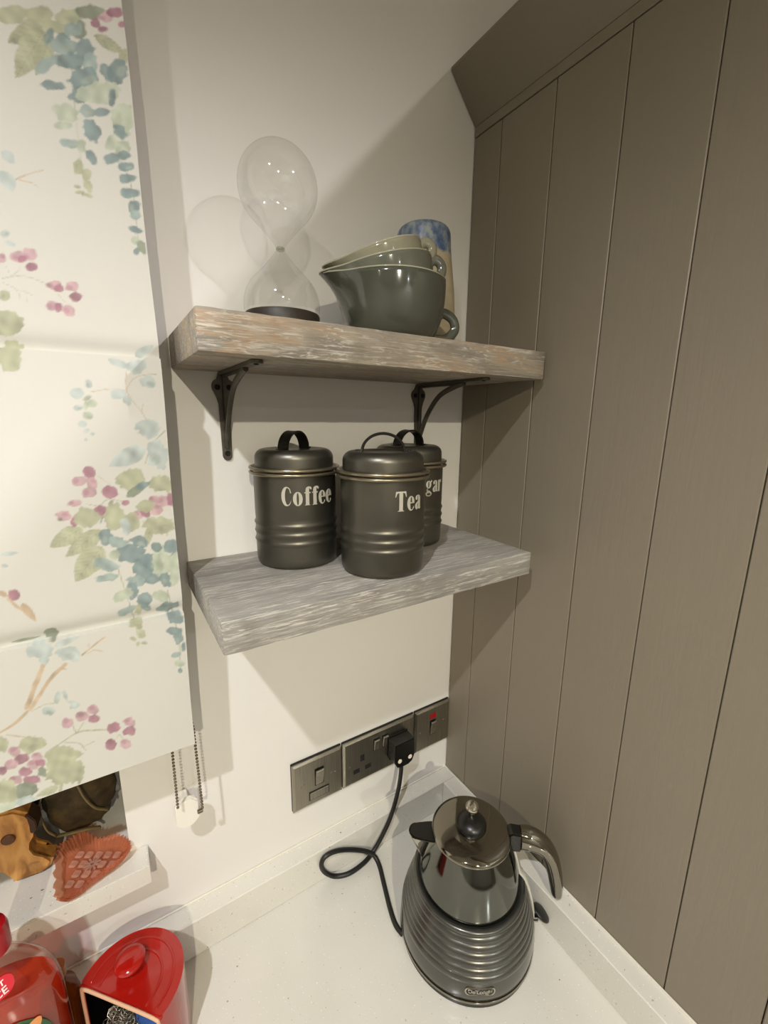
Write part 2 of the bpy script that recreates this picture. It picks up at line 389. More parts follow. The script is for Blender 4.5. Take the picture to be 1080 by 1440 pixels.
# ---------------------------------------------------------------- fat-face letters for the canisters
def ell(cx, cy, rx, ry, n=28, a0=0, a1=360): return [(cx+rx*math.cos(math.radians(a0+(a1-a0)*i/n)), cy+ry*math.sin(math.radians(a0+(a1-a0)*i/n))) for i in range(n if a1-a0 >= 360 else n+1)]
def glyph(ch):   # unit: cap height 1; returns (loops list, advance)
    if ch == 'T': return [[[(0.0, 0.72), (0.03, 1.0), (0.53, 1.0), (0.56, 0.72), (0.53, 0.72), (0.47, 0.90), (0.37, 0.94), (0.37, 0.06), (0.45, 0.0), (0.11, 0.0), (0.19, 0.06), (0.19, 0.94), (0.09, 0.90), (0.03, 0.72)]]], 0.56
    if ch == 'C':
        o = ell(0.25, 0.5, 0.25, 0.51, 26, 48, 312); i = ell(0.29, 0.5, 0.12, 0.45, 26, 305, 55)
        return [[o + [(0.45, 0.30), (0.38, 0.12)] + i[1:-1] + [(0.38, 0.88), (0.42, 0.68), (0.46, 0.68)]]], 0.49
    if ch == 'o': return [[ell(0.225, 0.36, 0.225, 0.375), ell(0.225, 0.36, 0.055, 0.33)]], 0.46
    if ch == 'f': return [[[(0.03, 0.0), (0.31, 0.0), (0.26, 0.05), (0.26, 0.64), (0.33, 0.64), (0.33, 0.70), (0.26, 0.70), (0.26, 0.86), (0.29, 0.93), (0.31, 0.86), (0.36, 0.82), (0.40, 0.90), (0.34, 0.99), (0.22, 1.0), (0.12, 0.94), (0.09, 0.82), (0.09, 0.70), (0.03, 0.70), (0.03, 0.64), (0.09, 0.64), (0.09, 0.05)]]], 0.335
    if ch == 'e':
        o = ell(0.215, 0.36, 0.215, 0.375, 26, 20, 330)
        return [[[(0.42, 0.36), (0.42, 0.40)] + o[:-1] + [(0.40, 0.14), (0.37, 0.20), (0.33, 0.06), (0.24, 0.03), (0.18, 0.10), (0.16, 0.36)], [(0.17, 0.42), (0.28, 0.42), (0.27, 0.62), (0.22, 0.69), (0.18, 0.62)]]], 0.43
    if ch == 'a': return [[[(0.02, 0.10), (0.08, 0.0), (0.17, 0.0), (0.24, 0.08), (0.28, 0.0), (0.36, 0.0), (0.43, 0.05), (0.42, 0.08), (0.39, 0.10), (0.39, 0.58), (0.34, 0.70), (0.22, 0.74), (0.09, 0.70), (0.04, 0.60), (0.06, 0.50), (0.14, 0.48), (0.17, 0.56), (0.16, 0.67), (0.22, 0.69), (0.24, 0.62), (0.24, 0.42), (0.06, 0.30), (0.01, 0.20)], [(0.24, 0.37), (0.24, 0.12), (0.20, 0.07), (0.16, 0.12), (0.16, 0.26)]]], 0.44
    if ch == 'S': return [[[(0.04, 0.0), (0.08, 0.06), (0.20, -0.01), (0.36, 0.02), (0.46, 0.14), (0.47, 0.30), (0.40, 0.46), (0.20, 0.66), (0.16, 0.80), (0.22, 0.94), (0.32, 0.90), (0.39, 0.68), (0.42, 0.68), (0.42, 1.0), (0.39, 1.0), (0.35, 0.95), (0.24, 1.01), (0.10, 0.96), (0.02, 0.82), (0.04, 0.62), (0.14, 0.48), (0.30, 0.30), (0.32, 0.16), (0.26, 0.05), (0.16, 0.08), (0.07, 0.34), (0.03, 0.34)]]], 0.50
    if ch == 'u': return [[[(0.0, 0.72), (0.18, 0.72), (0.18, 0.14), (0.21, 0.06), (0.26, 0.12), (0.26, 0.66), (0.22, 0.72), (0.42, 0.72), (0.42, 0.06), (0.48, 0.0), (0.28, 0.0), (0.26, 0.07), (0.18, -0.01), (0.08, 0.01), (0.03, 0.10), (0.03, 0.66)]]], 0.48
    if ch == 'g': return [[ell(0.20, 0.50, 0.18, 0.24), ell(0.20, 0.50, 0.045, 0.20)], [[(0.32, 0.66), (0.40, 0.78), (0.45, 0.72), (0.42, 0.66), (0.36, 0.62)]], [ell(0.21, -0.08, 0.21, 0.16), ell(0.21, -0.10, 0.13, 0.075)], [[(0.06, 0.22), (0.16, 0.26), (0.12, 0.16), (0.30, 0.10), (0.30, 0.02), (0.08, 0.06)]]], 0.46
    if ch == 'r': return [[[(0.0, 0.0), (0.26, 0.0), (0.22, 0.05), (0.22, 0.52), (0.27, 0.62), (0.30, 0.54), (0.36, 0.54), (0.40, 0.64), (0.34, 0.74), (0.26, 0.70), (0.21, 0.60), (0.21, 0.72), (0.0, 0.72), (0.04, 0.66), (0.04, 0.05)]]], 0.41
def word_on_cylinder(word, R, z0, h, az0, wide):
    """az0 (deg) of the left edge, read from outside; wide = width in metres per unit"""
    bm = NB(); x = 0.0
    for ch in word:
        parts, adv = glyph(ch)
        for loops in parts:
            g = flatshape(loops)
            for v in g.verts: v.co.x = v.co.x + x
            me = bpy.data.meshes.new('t'); g.to_mesh(me); g.free(); bm.from_mesh(me); bpy.data.meshes.remove(me)
        x += adv + 0.045
    bmesh.ops.triangulate(bm, faces=bm.faces)
    for v in bm.verts:
        a = math.radians(az0) + v.co.x*wide/R; zz = z0 + v.co.y*h
        v.co = ((R)*math.cos(a), (R)*math.sin(a), zz)
    r = bmesh.ops.extrude_face_region(bm, geom=list(bm.faces))
    for e in r['geom']:
        if isinstance(e, bmesh.types.BMVert):
            f = (R+0.00045)/R; e.co.x *= f; e.co.y *= f
    return bm

# ---------------------------------------------------------------- canisters
def m_can():
    k = NT('pewter_enamel'); k.setp(Roughness=0.38, Metallic=0.88)
    v = k.coord(); k.l(k.ramp(k.noise(v, 22, 4), [(0.3, (98, 95, 86)), (0.7, (108, 105, 96))]), k.b.inputs['Base Color'])
    k.bump(k.noise(v, 500, 2), 0.06, 0.0003); return k.m
M_CAN = m_can()
M_RIM = simple('rim_metal', (150, 140, 118), 0.28, 0.85)
M_CANDARK = simple('dark_handle_metal', (44, 42, 38), 0.3, 0.6)
M_LETTER = simple('silver_lettering', (182, 178, 162), 0.5)
def canister(x, y, word, az0, wide, hdir, label):
    t = thing('canister', label, 'canister', (x, y, S2+0.0004), group='metal kitchen canisters')
    R = 0.0488
    pr = [(0, 0.0005), (R-0.006, 0.0), (R-0.0018, 0.001), (R-0.0004, 0.0045), (R, 0.010)]
    for zc in (0.030, 0.0405, 0.051): pr += [(R, zc-0.0042), (R+0.0003, zc-0.002), (R+0.0013, zc), (R+0.0003, zc+0.002), (R-0.0004, zc+0.0042)]
    pr += [(R, 0.060), (R, 0.1085), (R-0.0015, 0.1085), (R-0.0015, 0.004), (0, 0.004)]
    b = NB(); lathe(b, pr, 72); obj('body', b, M_CAN, t, True, 60)
    b = NB()
    lathe(b, [(R+0.0008+0.0022*(1+math.cos(a)), 0.1105+0.0020*math.sin(a)) for a in np.linspace(0, 2*PI, 13)[:-1]], 72, closed=True)
    obj('rolled_rim', b, M_RIM, t, True)
    b = NB(); lathe(b, [(R+0.0008+0.0022*(1+math.cos(a)), 0.1156+0.0020*math.sin(a)) for a in np.linspace(0, 2*PI, 13)[:-1]], 72, closed=True)
    obj('lid_rim', b, M_RIM, t, True)
    b = NB()   # lid
    pr = [(R-0.003, 0.1100), (R+0.0008, 0.1135), (R+0.0008, 0.1172), (R-0.0022, 0.1176), (R-0.0024, 0.127)]
    pr += [(R-0.0024-0.011+0.011*math.cos(a), 0.127+0.0105*math.sin(a)) for a in np.linspace(0.15, PI/2, 8)] + [(0.030, 0.1372), (0.027, 0.1362), (0, 0.1362)]
    lathe(b, pr, 72); lid = obj('lid', b, M_CAN, t, True, 50)
    b = NB()
    P = [(0.0245*math.cos(a), 0, 0.1368+0.0205*math.sin(a)) for a in np.linspace(0.0, PI, 25)]
    P = [(0.0295, 0, 0.1372)] + P + [(-0.0295, 0, 0.1372)]
    tube(b, P, [(0.0012, 0.0065)]*len(P), 10, up=(0, 1, 0)) if False else None
    rings = []
    for i, p in enumerate(P):
        q0, q1 = Vector(P[max(i-1, 0)]), Vector(P[min(i+1, len(P)-1)]); tt = (q1-q0).normalized(); nn = tt.cross(Vector((0, 1, 0)))
        rings.append([b.verts.new(Vector(p)+nn*a_+Vector((0, w_, 0))) for a_, w_ in ((0.0012, 0.0066), (0.0022, 0), (0.0012, -0.0066), (-0.0010, -0.0068), (-0.0006, 0), (-0.0010, 0.0068))])
    for r0, r1 in zip(rings, rings[1:]):
        for k in range(6): b.faces.new((r0[k], r0[(k+1) % 6], r1[(k+1) % 6], r1[k]))
    b.faces.new(rings[0]); b.faces.new(rings[-1][::-1])
    bmesh.ops.rotate(b, cent=(0, 0, 0), matrix=Matrix.Rotation(math.radians(hdir), 3, 'Z'), verts=b.verts)
    h = obj('lid_handle', b, M_CANDARK, t, True, 60)
    for s in (-1, 1):
        b = NB(); lathe(b, [(0, 0.139), (0.0018, 0.1387), (0.0024, 0.1376), (0, 0.1372)], 10, Matrix.Rotation(math.radians(hdir), 4, 'Z') @ Matrix.Translation((s*0.0295, 0, 0)))
        obj('rivet', b, M_CANDARK, t, True)
    b = word_on_cylinder(word, R+0.0001, 0.0765, 0.0215, az0, wide); obj('lettering', b, M_LETTER, t)
    return t
canister(-0.3158, -0.0560, 'Coffee', -129.3, 0.0238, 39, 'pewter grey metal canister lettered Coffee, nearest the blind')
canister(-0.2401, -0.1368, 'Tea', -106.6, 0.0238, -32, 'pewter grey metal canister lettered Tea, standing in front')
canister(-0.1470, -0.0565, 'Sugar', -126.5, 0.0238, 14, 'pewter grey metal canister half hidden behind the Tea one')

# ---------------------------------------------------------------- hourglass
hg = thing('hourglass', 'clear blown glass hourglass on a dark round base', 'hourglass', (-0.3307, -0.0760, S1+0.0004))
b = NB(); lathe(b, [(0, 0), (0.0385, 0), (0.0392, 0.0012), (0.0392, 0.0190), (0.0384, 0.0203), (0, 0.0203)], 64)
obj('base', b, simple('dark_base', (52, 46, 38), 0.5, 0, 0.15, 40), hg, True, 40)
M_GLASS = thin_glass('clear_blown_glass')
R = 0.0396; zc = 0.1405; zn = 0.0842
at = -math.asin(R/(zc-zn)*0.985)
prof = []
for q in np.linspace(0, 1, 14): # tapering throat
    r1, z1 = R*math.cos(at), zc+R*math.sin(at); r = 0.0032+(r1-0.0032)*(0.80*q+0.20*q*q); prof.append((r, zn+(z1-zn)*q))
prof += [(R*math.cos(a), zc+R*math.sin(a)) for a in np.linspace(at, PI/2, 40)[1:-1]] + [(0, zc+R)]
low = [(r, 2*zn-z) for r, z in prof if 2*zn-z > 0.0206]
b = NB(); lathe(b, low[::-1] + prof[1:], 72); obj('glass_bulbs', b, M_GLASS, hg, True)
b = NB(); lathe(b, [(0.0035+0.0012*math.cos(a), zn+0.0016*math.sin(a)) for a in np.linspace(0, 2*PI, 9)[:-1]], 24, closed=True); obj('neck_ring', b, thin_glass('thick_glass', (236, 238, 230), 0.4), hg, True)

# ---------------------------------------------------------------- nested pouring bowls
def ceramic(name, c):
    k = NT(name); k.setp(Roughness=0.12); k.b.inputs['Coat Weight'].default_value = 0.5; k.b.inputs['Coat Roughness'].default_value = 0.04
    n = k.noise(k.coord(), 18, 3)
    k.l(k.ramp(n, [(0.3, tuple(x*0.93 for x in c)), (0.7, c)]), k.b.inputs['Base Color']); return k.m
def pour_bowl(R, H, Rb, sp, m, mr, label, loc, rz, tilt=0.0, nested=False):
    t = thing('pouring_bowl', label, 'bowl', loc, group='nested pouring bowls')
    t.rotation_euler = Matrix.Rotation(rz, 4, 'Z').to_euler() if not tilt else (Matrix.Rotation(rz, 4, 'Z') @ Matrix.Rotation(tilt, 4, 'Y')).to_euler()
    N = 72; T = [0, 0.03, 0.09, 0.17, 0.27, 0.38, 0.5, 0.62, 0.74, 0.85, 0.94, 1.0]
    def P(th, tt, off=0.0):
        r = Rb + (R-Rb)*(1-(1-tt)**2.6)**0.60 - off
        d = math.atan2(math.sin(th), math.cos(th))
        g = math.exp(-(d/0.30)**2) + 0.35*math.exp(-(d/0.60)**2)
        r += sp*g/1.35*tt**3.6
        z = H*tt - 0.0015*(1-g)*tt + 0.0*g
        return (r*math.cos(th), r*math.sin(th), z)
    b = NB(); rings = []
    for tt in T: rings.append([b.verts.new(P(2*PI*i/N, tt)) for i in range(N)])
    for tt, off in ((1.0, 0.0020),): rings.append([b.verts.new(Vector(P(2*PI*i/N, tt, off)) + Vector((0, 0, 0.0009))) for i in range(N)])
    for tt in T[::-1]: rings.append([b.verts.new((lambda p: (p[0], p[1], max(p[2], 0.004)))(P(2*PI*i/N, tt, 0.0040))) for i in range(N)])
    for r0, r1 in zip(rings, rings[1:]):
        for i in range(N): b.faces.new((r0[i], r0[(i+1) % N], r1[(i+1) % N], r1[i]))
    b.faces.new(rings[0][::-1]); b.faces.new(rings[-1])
    o = obj('body', b, m, t, True, 70)
    b = NB()   # pale worn rim line
    pts = [P(2*PI*i/N, 1.0, 0.0018) for i in range(N+1)]
    rr = []
    for i, p in enumerate(pts[:-1]):
        a = Vector(p); rr.append([b.verts.new(a+Vector((0.0016*math.cos(q)*math.cos(2*PI*i/N), 0.0016*math.cos(q)*math.sin(2*PI*i/N), 0.0013*math.sin(q)+0.0006))) for q in np.linspace(0, 2*PI, 9)[:-1]])
    for i in range(N):
        r0, r1 = rr[i], rr[(i+1) % N]
        for k in range(8): b.faces.new((r0[k], r0[(k+1) % 8], r1[(k+1) % 8], r1[k]))
    obj('rim', b, mr, t, True)
    b = NB()
    rr_ = Rb+(R-Rb)*0.80
    hp = crom([(-(rr_-0.001), 0, H*0.50), (-(rr_+0.008), 0, H*0.55), (-(rr_+0.0195), 0, H*0.44), (-(rr_+0.0215), 0, H*0.26), (-(rr_+0.010), 0, H*0.105), (-(Rb+0.006), 0, H*0.085)], 6)
    if nested: hp = crom([(-(R-0.002), 0, H*0.93), (-(R+0.009), 0, H*0.97), (-(R+0.0150), 0, H*0.84), (-(R+0.0125), 0, H*0.68), (-(R+0.003), 0, H*0.60), (-(R-0.003), 0, H*0.60)], 6)
    tube(b, hp, [(0.0034, 0.0058)]*len(hp), 14, up=(0, 1, 0)); obj('handle', b, m, t, True)
    return t
RZ = math.radians(163)
bx, by = -0.2110, -0.1085
M_B1, M_B2, M_B3 = ceramic('sage_dark_glaze', (80, 82, 71)), ceramic('sage_mid_glaze', (110, 111, 98)), ceramic('sage_pale_glaze', (156, 152, 130))
M_RL = ceramic('rim_pale', (178, 176, 152))
d = Vector((math.cos(RZ), math.sin(RZ)))
pour_bowl(0.0600, 0.0640, 0.0405, 0.0225, M_B1, M_RL, 'dark sage pouring bowl with spout and handle, bottom of the stack', (bx, by, S1+0.0004), RZ)
pour_bowl(0.0530, 0.0540, 0.0330, 0.0225, M_B2, M_RL, 'mid grey-green pouring bowl tilted inside the dark one', (bx-d.x*0.001, by-d.y*0.001, S1+0.0280), RZ, math.radians(12), nested=True)
pour_bowl(0.0470, 0.0450, 0.0270, 0.0210, M_B3, M_RL, 'pale cream-green pouring bowl, innermost and top of the stack', (bx+d.x*0.002, by+d.y*0.002, S1+0.0500), RZ, math.radians(18), nested=True)

# ---------------------------------------------------------------- stoneware vase
def m_vase():
    k = NT('stoneware'); k.setp(Roughness=0.35)
    tc = k.n('ShaderNodeTexCoord'); sx = k.n('ShaderNodeSeparateXYZ'); k.l(tc.outputs['Object'], sx.inputs[0])
    v = k.coord(); n = k.noise(v, 60, 4)
    a = k.n('ShaderNodeMath', operation='MULTIPLY_ADD'); k.l(n, a.inputs[0]); a.inputs[1].default_value = 0.020; k.l(sx.outputs['Z'], a.inputs[2])
    f = k.n('ShaderNodeMapRange'); f.inputs['From Min'].default_value = 0.1335; f.inputs['From Max'].default_value = 0.1375; k.l(a.outputs[0], f.inputs['Value'])
    sand = k.ramp(k.noise(k.coord((1, 1, 3)), 26, 4), [(0.3, (172, 158, 130)), (0.7, (186, 174, 146))])
    blue = k.ramp(k.noise(k.coord((1, 1, 0.6)), 120, 4, 0.6), [(0.36, (70, 88, 126)), (0.49, (104, 120, 144)), (0.64, (152, 160, 160))])
    k.l(k.mix(f.outputs[0], sand, blue), k.b.inputs['Base Color']); return k.m
b = NB()
lathe(b, [(0, 0.0), (0.0440, 0.0), (0.0462, 0.002), (0.0464, 0.02), (0.0425, 0.080), (0.0365, 0.130), (0.0352, 0.150)] +
      [(0.0352-0.010+0.010*math.cos(a), 0.150+0.012*math.sin(a)) for a in np.linspace(0.1, PI/2, 8)] + [(0.0225, 0.1615), (0.0215, 0.158), (0.0225, 0.140), (0.032, 0.12), (0.041, 0.02), (0, 0.006)], 64)
v = obj('vase', b, m_vase(), None, True, 60); v.location = (-0.1245, -0.0490, S1+0.0004); v.scale = (1, 1, 0.965)
tag(v, 'sand coloured stoneware vase with mottled blue glaze round the top', 'vase')

# ---------------------------------------------------------------- sockets and switches
PZ, PH, PX = 0.1306, 0.086, -0.3188
def plate_base(t, x0, x1):
    b = NB(); box(b, x0-0.0006, x1-0.0004, -0.0022, -0.0003, PZ+0.0012, PZ+PH+0.0022, 0.0005); obj('gasket', b, M_RUBBER, t)
    b = NB()
    o = [(x0, PZ), (x1, PZ), (x1, PZ+PH), (x0, PZ+PH)]
    i = [(x0+0.004, PZ+0.004), (x1-0.004, PZ+0.004), (x1-0.004, PZ+PH-0.004), (x0+0.004, PZ+PH-0.004)]
    A = [b.verts.new((p[0], -0.0023, p[1])) for p in o]; B = [b.verts.new((p[0], -0.0046, p[1])) for p in o]
    F = [b.verts.new((p[0], -0.0068, p[1])) for p in i]
    b.faces.new(A[::-1]); b.faces.new(F)
    for k in range(4):
        j = (k+1) % 4; b.faces.new((A[k], A[j], B[j], B[k])); b.faces.new((B[k], B[j], F[j], F[k]))
    obj('faceplate', b, M_STEEL, t)
def screw(t, x, z):
    b = NB(); lathe(b, [(0, 0), (0.0022, 0), (0.0020, 0.0007), (0, 0.0009)], 14, Matrix.Translation((x, -0.0068, z)) @ Matrix.Rotation(PI/2, 4, 'X')); obj('screw', b, M_STEEL, t, True, 40)
def rocker(t, x, z, w, h, tilt=9):
    b = NB(); box(b, x-w/2-0.0013, x+w/2+0.0013, -0.0074, -0.0066, z-h/2-0.0013, z+h/2+0.0013, 0.0003); s = obj('switch_surround', b, M_BLACK, t)
    b = NB(); box(b, -w/2, w/2, -0.0022, 0.001, -h/2, h/2, 0.0006, 1, Matrix.Translation((x, -0.0080, z)) @ Matrix.Rotation(math.radians(tilt), 4, 'X')); obj('rocker', b, M_STEEL, s)
def hole(t, x, z, w, h):
    b = NB(); box(b, x-w/2, x+w/2, -0.0071, -0.0060, z-h/2, z+h/2, 0.0003); obj('pin_slot', b, M_HOLE, t)
zc = PZ+PH/2
t = thing('fused_switch', 'brushed steel fused switch plate with fuse drawer, nearest the blind', 'switch', (0, 0, 0))
plate_base(t, PX, PX+0.086); xc = PX+0.043
rocker(t, xc+0.002, zc+0.007, 0.0135, 0.0285)
b = NB(); box(b, xc-0.0165, xc+0.0185, -0.0076, -0.0066, PZ+0.011, PZ+0.027, 0.0003); s = obj('fuse_surround', b, M_BLACK, t)
b = NB(); box(b, xc-0.015, xc+0.017, -0.0088, -0.0070, PZ+0.0127, PZ+0.0253, 0.0005); obj('fuse_drawer', b, M_STEEL, s)
screw(t, xc-0.030, zc); screw(t, xc+0.030, zc); screw(t, xc-0.024, zc+0.002); screw(t, xc+0.024, zc+0.002)
t = thing('double_socket', 'brushed steel double socket with two rocker switches, one plug in', 'socket', (0, 0, 0))
plate_base(t, PX+0.088, PX+0.234); xm = PX+0.161
for s in (-1, 1):
    xs = xm + s*0.0365
    hole(t, xs, 0.1765, 0.0078, 0.0125); hole(t, xs-0.0113, 0.1548, 0.0122, 0.0086); hole(t, xs+0.0113, 0.1548, 0.0122, 0.0086)
    rocker(t, xm + s*0.0090, 0.1915, 0.0100, 0.0205)
screw(t, xm-0.060, zc-0.006); screw(t, xm+0.060, zc-0.006)
t = thing('cooker_switch', 'brushed steel switch plate with red neon, tight against the tall cabinet', 'switch', (0, 0, 0))
plate_base(t, PX+0.236, -0.0012); xc = PX+0.236+0.040
rocker(t, xc+0.001, zc-0.001, 0.0110, 0.0290)
b = NB(); box(b, xc-0.0065, xc+0.0085, -0.0080, -0.0066, zc+0.0185, zc+0.0275, 0.0008, 2); obj('neon_lens', b, M_RED, t)
screw(t, xc-0.027, zc-0.004); screw(t, xc+0.028, zc+0.004)
# plug and flex
pl = thing('power_plug', 'black three-pin plug with two white dots in the double socket', 'plug', (0, 0, 0))
b = NB()
poly = [(-0.1455, 0.197), (-0.1465, 0.164), (-0.1400, 0.1515), (-0.1330, 0.1490), (-0.1180, 0.1490), (-0.1095, 0.1530), (-0.1045, 0.164), (-0.1055, 0.197)]
prism(b, poly, -0.0360, -0.0125, 'y', bev=0.0016); obj('body', b, M_BLACK, pl, True, 40)
b = NB(); prism(b, [(x*1.0+( -0.0015 if x < -0.125 else 0.0015), z+(0.001 if z > 0.17 else -0.001)) for x, z in poly], -0.0124, -0.0086, 'y', bev=0.0006); obj('flange', b, M_BLACK, pl)
for x in (-0.1365, -0.1150):
    b = NB(); lathe(b, [(0, 0), (0.0040, 0), (0.0038, 0.0006), (0, 0.0007)], 20, Matrix.Translation((x, -0.0360, 0.1640)) @ Matrix.Rotation(PI/2, 4, 'X')); obj('white_dot', b, M_CREAM, pl)
fx = [(-0.1285, -0.0265, 0.1500), (-0.1300, -0.0310, 0.140), (-0.1385, -0.0350, 0.104), (-0.1545, -0.0355, 0.056), (-0.1755, -0.0365, 0.0235), (-0.1940, -0.0385, 0.0070), (-0.2143, -0.0440, 0.0045), (-0.2425, -0.0455, 0.0045),
      (-0.2640, -0.0385, 0.0060), (-0.2800, -0.0350, 0.0210), (-0.2860, -0.0345, 0.0385), (-0.2790, -0.0345, 0.0515), (-0.2568, -0.0350, 0.0495), (-0.2238, -0.0370, 0.0320), (-0.1985, -0.0450, 0.0165), (-0.1930, -0.0600, 0.0065), (-0.2010, -0.0880, 0.0042), (-0.2125, -0.1240, 0.0042), (-0.2178, -0.1480, 0.0042), (-0.2162, -0.1636, 0.0044)]
b = NB(); tube(b, crom(fx, 10), 0.0037, 12)
tag(obj('kettle_flex', b, M_RUBBER, None, True), 'black flex looping from the plug down to the kettle base', 'cable')

# ---------------------------------------------------------------- kettle
def chrome(name, c, r=0.06): k = NT(name); k.setp(Roughness=r, Metallic=1.0); k.b.inputs['Base Color'].default_value = L4(c); k.l(k.ramp(k.noise(k.coord(), 6, 2), [(0.3, tuple(x*0.96 for x in c)), (0.7, c)]), k.b.inputs['Base Color']); return k.m
M_CHR = chrome('smoked_chrome', (148, 143, 132)); M_NECK = chrome('dark_chrome', (112, 113, 108), 0.09); M_CHRL = chrome('bright_chrome', (205, 200, 188), 0.05)
k_ = NT('graphite_gloss'); k_.setp(Roughness=0.27, Metallic=0.7); k_.b.inputs['Coat Weight'].default_value = 0.4
k_.l(k_.ramp(k_.noise(k_.coord(), 10, 2), [(0.3, (84, 83, 78)), (0.7, (91, 90, 85))]), k_.b.inputs['Base Color']); M_GRAPH = k_.m
KX, KY = -0.1275, -0.2005
kt = thing('kettle', 'glossy graphite and chrome ridged kettle with curved handle on worktop', 'kettle', (KX, KY, 0.0004), math.radians(-35.5))
b = NB(); lathe(b, [(0, 0), (0.0940, 0), (0.0950, 0.001), (0.0950, 0.0075), (0, 0.0075)], 96); obj('power_base', b, M_BLACK, kt, True, 40)
b = NB(); lathe(b, [(0.0900, 0.0078), (0.0962, 0.0082), (0.0974, 0.0100), (0.0966, 0.0122), (0.0900, 0.0126)], 96, closed=True); obj('base_ring', b, M_CHR, kt, True, 60)
def interp(pts, z):
    for (za, ra), (zb, rb) in zip(pts, pts[1:]):
        if z <= zb: return ra+(rb-ra)*(z-za)/(zb-za)
    return pts[-1][1]
BODY = [(0.012, 0.0965), (0.025, 0.0965), (0.040, 0.0950), (0.055, 0.0915), (0.070, 0.0870), (0.085, 0.0820), (0.098, 0.0775)]
pr = [(0.0, 0.0127), (0.0945, 0.0127), (0.0962, 0.0145), (0.0966, 0.020), (0.0964, 0.028), (0.0950, 0.040)]
zz = np.linspace(0.040, 0.0935, 6*10+1)
for i, z in enumerate(zz[1:]):
    ph = (i+1) % 10 / 10; amp = 0.0019*abs(math.sin(PI*ph))**0.6 - 0.0009
    pr.append((interp(BODY, z)+amp, z))
pr += [(0.0790+0.0042*math.cos(a)-0.0032, 0.0975+0.0040*math.sin(a)) for a in np.linspace(-1.0, 2.3, 10)] + [(0.0712, 0.0992), (0, 0.0992)]
b = NB(); lathe(b, pr, 120); obj('ridged_body', b, M_GRAPH, kt, True, 70)
pr = [(0.0, 0.0994), (0.0705, 0.0994), (0.0716, 0.1010), (0.0716, 0.1040), (0.0708, 0.108), (0.0700, 0.112), (0.0668, 0.127), (0.0632, 0.142), (0.0590, 0.155), (0.0552, 0.1655), (0.0535, 0.1700), (0, 0.1700)]
b = NB(); lathe(b, pr, 96); obj('neck', b, M_NECK, kt, True, 40)
b = NB()
pr = [(0.050, 0.1702), (0.0540, 0.1704), (0.0552, 0.1725), (0.0548, 0.1750), (0.0525, 0.1775), (0.0480, 0.1795), (0.038, 0.1815), (0.022, 0.1828), (0, 0.1832)]
lathe(b, pr, 96); lid = obj('lid', b, M_CHR, kt, True, 60)
b = NB(); lathe(b, [(0.0208, 0.1826), (0.0213, 0.1850), (0.0203, 0.1885), (0.0165, 0.1925), (0.0095, 0.1960), (0, 0.197)], 48); obj('collar', b, M_BLACK, lid, True, 60)
b = NB(); lathe(b, [(0.0042, 0.1960), (0.0040, 0.2020), (0.0060, 0.2040)] + [(0.0092*math.cos(a), 0.2115+0.0092*math.sin(a)) for a in np.linspace(-0.8, PI/2-0.35, 12)] + [(0.0030, 0.2188), (0, 0.2178)], 32); obj('knob', b, M_CHRL, lid, True, 60)
# spout (towards -x in the kettle's own frame)
b = NB()
outl = [(-0.0480, 0.0165), (-0.0600, 0.0155), (-0.0720, 0.0135)] + [(-0.0760-0.0115*math.sin(a), 0.0125*math.cos(a)) for a in np.linspace(0, PI, 13)] + [(-0.0720, -0.0135), (-0.0600, -0.0155), (-0.0480, -0.0165)]
rings = []
for s in np.linspace(0, 1, 9):
    zt = 0.1665; zk = 0.1130
    rings.append([b.verts.new(((-0.0605)*s**1.1*0.35 + p[0]*(1-s**1.1*0.35) if s < 1 else -0.0600, p[1]*(1-s)**0.9, zt+(zk-zt)*s - 0.0)) for p in outl])
for i, s in enumerate(np.linspace(0, 1, 9)):
    for v, p in zip(rings[i], outl): v.co.x = p[0]*(1-s) + (-0.0630)*s
for r0, r1 in zip(rings, rings[1:]):
    for k in range(len(outl)-1): b.faces.new((r0[k], r0[k+1], r1[k+1], r1[k]))
bmesh.ops.remove_doubles(b, verts=b.verts, dist=1e-5)
bmesh.ops.solidify(b, geom=b.faces, thickness=0.0010)
sp = obj('spout', b, M_CHRL, kt, True, 50)
b = NB(); prism(b, [(p[0]*0.985, p[1]*0.94) for p in outl], 0.1600, 0.1676, 'z', bev=0.0006); obj('spout_hood', b, M_BLACK, sp)
# handle
b = NB()
hp = [(0.0690, 0, 0.1655), (0.0800, 0, 0.1652), (0.0930, 0, 0.1610), (0.1055, 0, 0.1515), (0.1150, 0, 0.1350), (0.1215, 0, 0.1150), (0.1262, 0, 0.0930), (0.1290, 0, 0.0720), (0.1297, 0, 0.0600)]
rad = [(0.0172, 0.0130), (0.0168, 0.0145), (0.0140, 0.0148), (0.0118, 0.0142), (0.0108, 0.0135), (0.0100, 0.0125), (0.0092, 0.0115), (0.0072, 0.0095), (0.0022, 0.0030)]
P = crom(hp, 6); RD = [tuple(np.array(rad[min(i//6, 8)])*(1-(i % 6)/6)+np.array(rad[min(i//6+1, 8)])*((i % 6)/6)) for i in range(len(P))]
tube(b, P, RD, 24, up=(0, 1, 0)) if False else None
def sweep_plane(b, P, RD, seg=24):
    """path in the xz plane: radii (in plane, across)"""
    rings = []; n = len(P)
    for i, p in enumerate(P):
        tt = (P[min(i+1, n-1)]-P[max(i-1, 0)]).normalized(); nn = Vector((tt.z, 0, -tt.x)); a, c = RD[i]
        rings.append([b.verts.new(p+nn*(a*math.cos(2*PI*k/seg))+Vector((0, c*math.sin(2*PI*k/seg), 0))) for k in range(seg)])
    for r0, r1 in zip(rings, rings[1:]):
        for k in range(seg): b.faces.new((r0[k], r0[(k+1) % seg], r1[(k+1) % seg], r1[k]))
    b.faces.new(rings[0][::-1]); b.faces.new(rings[-1])
